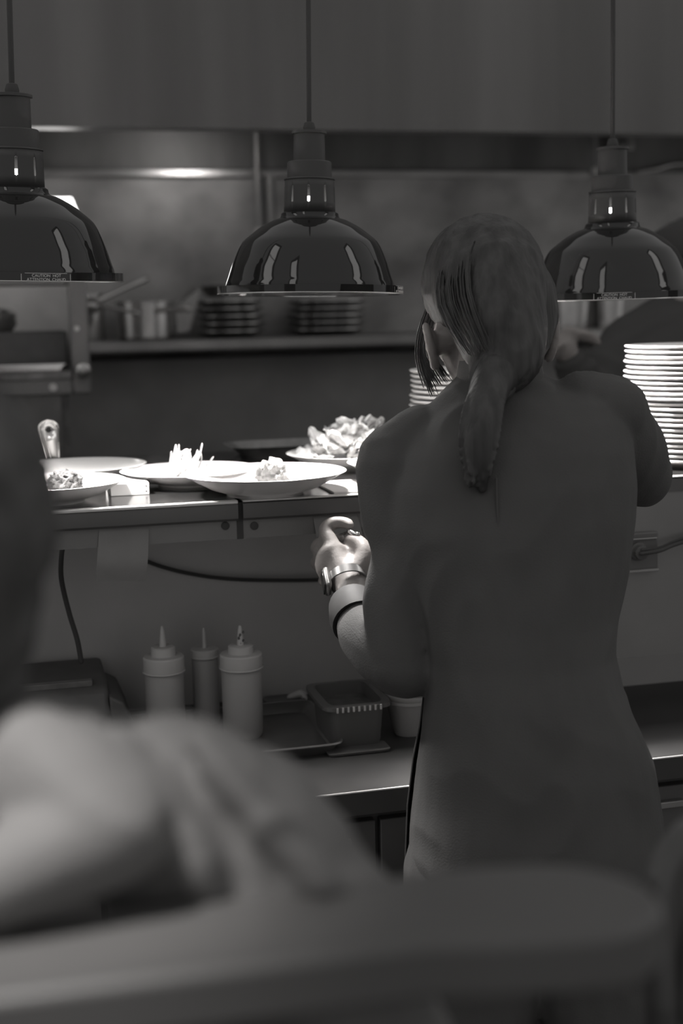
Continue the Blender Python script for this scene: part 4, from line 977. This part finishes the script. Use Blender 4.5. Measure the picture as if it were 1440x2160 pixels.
for q in (-1, 1):
    hp = V((seat.x, seat.y, .80))+FH*(q*.10); kn = hp-RH*.40; tj.tube([(hp, .105), ((hp+kn)/2, .09), (kn, .078), (V((kn.x, kn.y, .42)), .065)], 14, 4)
tj.ell(V((seat.x, seat.y, .84)), (.17, .17, .12)); tj.tube([(seat-V((0,0,.02)), .10), (V((seat.x, seat.y, .85)), .13)], 16, 3); fuse(tj, 'trousers', 'trousers', din, .009, 4)
hh_ = MB(); hh_.ell(DL(0, -.022, .034), (.092, .110, .106), dax, 28, 18); hh_.tube([(DL(0, -.06, .0), .062), (DL(0, -.05, -.07), .045)], 16, 3)
fuse(hh_, 'hair', 'hair2', din, .006, 3, wr=.004, wf=30)
# stool under the diner
st_ = thing('bar_stool', (seat.x, seat.y, 0), 'dark bar stool under the seated diner', 'stool')
MB().lathe([(.001, .66), (.17, .66), (.185, .675), (.18, .70), (.001, .71)], 32, (seat.x, seat.y, 0)).build('seat', 'wood', st_)
for a in (.8, 2.4, 3.9, 5.5): MB().tube([(V((seat.x+.12*math.cos(a), seat.y+.12*math.sin(a), .665)), .016), (V((seat.x+.2*math.cos(a), seat.y+.2*math.sin(a), .0)), .014)], 10, 1, False).build('leg', 'wood', st_)
# high drinks table with a rounded end, nearest to the camera
ZB_ = 1.30
pts = [(1000, 1825), (1180, 1820), (1330, 1850), (1395, 1900), (1380, 1940), (1300, 1970), (1100, 1985), (900, 1990)]
P_ = [tuple(atz(x, y, ZB_).xy) for x, y in pts]
poly = [(-.9, P_[0][1]+.02)]+[P_[0]]+cr(P_, 5)[1:]+[(-.9, P_[-1][1]+.03)]
tb_ = thing('bar_table', (.1, .62, 0), 'narrow grey bar table with a rounded end crossing the blurred foreground', 'table')
MB().prism([V((x, y, ZB_-.03)) for x, y in poly], (0, 0, .03)).build('tabletop', 'table', tb_, bevel=.004)
for x in (-.7, .05): MB().lathe([(.03, .02), (.03, ZB_-.03)], 16, (x, .62, 0), cap=True).build('leg', 'darksteel', tb_); MB().lathe([(.001, 0), (.05, 0), (.05, .015), (.03, .02)], 24, (x, .62, 0)).build('foot', 'darksteel', tb_)
# bentwood chair at the right edge
cc = atd(1560, 1950, .95); ch_ = thing('bar_chair', (cc.x, cc.y, 0), 'bentwood bar chair with a curved back loop at the right edge', 'chair')
loop = [(atd(1395, 2130, .93), .012), (atd(1390, 1990, .93), .012), (atd(1388, 1870, .93), .012), (atd(1418, 1800, .94), .012), (atd(1475, 1745, .95), .012), (atd(1560, 1720, .96), .012), (atd(1660, 1760, .97), .012), (atd(1720, 1900, .98), .012), (atd(1730, 2130, .98), .012)]
MB().tube(loop, 12, 6).build('back_loop', 'wood', ch_)
MB().tube([(atd(1450, 2140, .93), .009), (atd(1462, 1960, .935), .009), (atd(1500, 1850, .95), .009), (atd(1560, 1815, .955), .009), (atd(1630, 1850, .965), .009), (atd(1665, 1960, .97), .009), (atd(1670, 2140, .97), .009)], 10, 5).build('inner_loop', 'wood', ch_)
sx_ = (atd(1395, 2130, .93)+atd(1730, 2130, .98))/2; zs_ = .72
MB().lathe([(.001, zs_-.02), (.16, zs_-.02), (.175, zs_-.005), (.17, zs_+.015), (.001, zs_+.02)], 32, (sx_.x+.04, sx_.y-.14, 0)).build('seat', 'wood', ch_)
for q, (a, b) in enumerate(((1395, .93), (1730, .98))):
    p = atd(a, 2130, b); MB().tube([(p, .012), (V((p.x, p.y-.01, zs_)), .013), (V((p.x+(.03 if q else -.03), p.y+.04, 0)), .014)], 10, 4, False).build('leg', 'wood', ch_)
for a in (3.9, 5.4): MB().tube([(V((sx_.x+.04+.12*math.cos(a), sx_.y-.14+.12*math.sin(a), zs_-.015)), .014), (V((sx_.x+.04+.18*math.cos(a), sx_.y-.14+.18*math.sin(a), 0)), .013)], 10, 1, False).build('leg', 'wood', ch_)
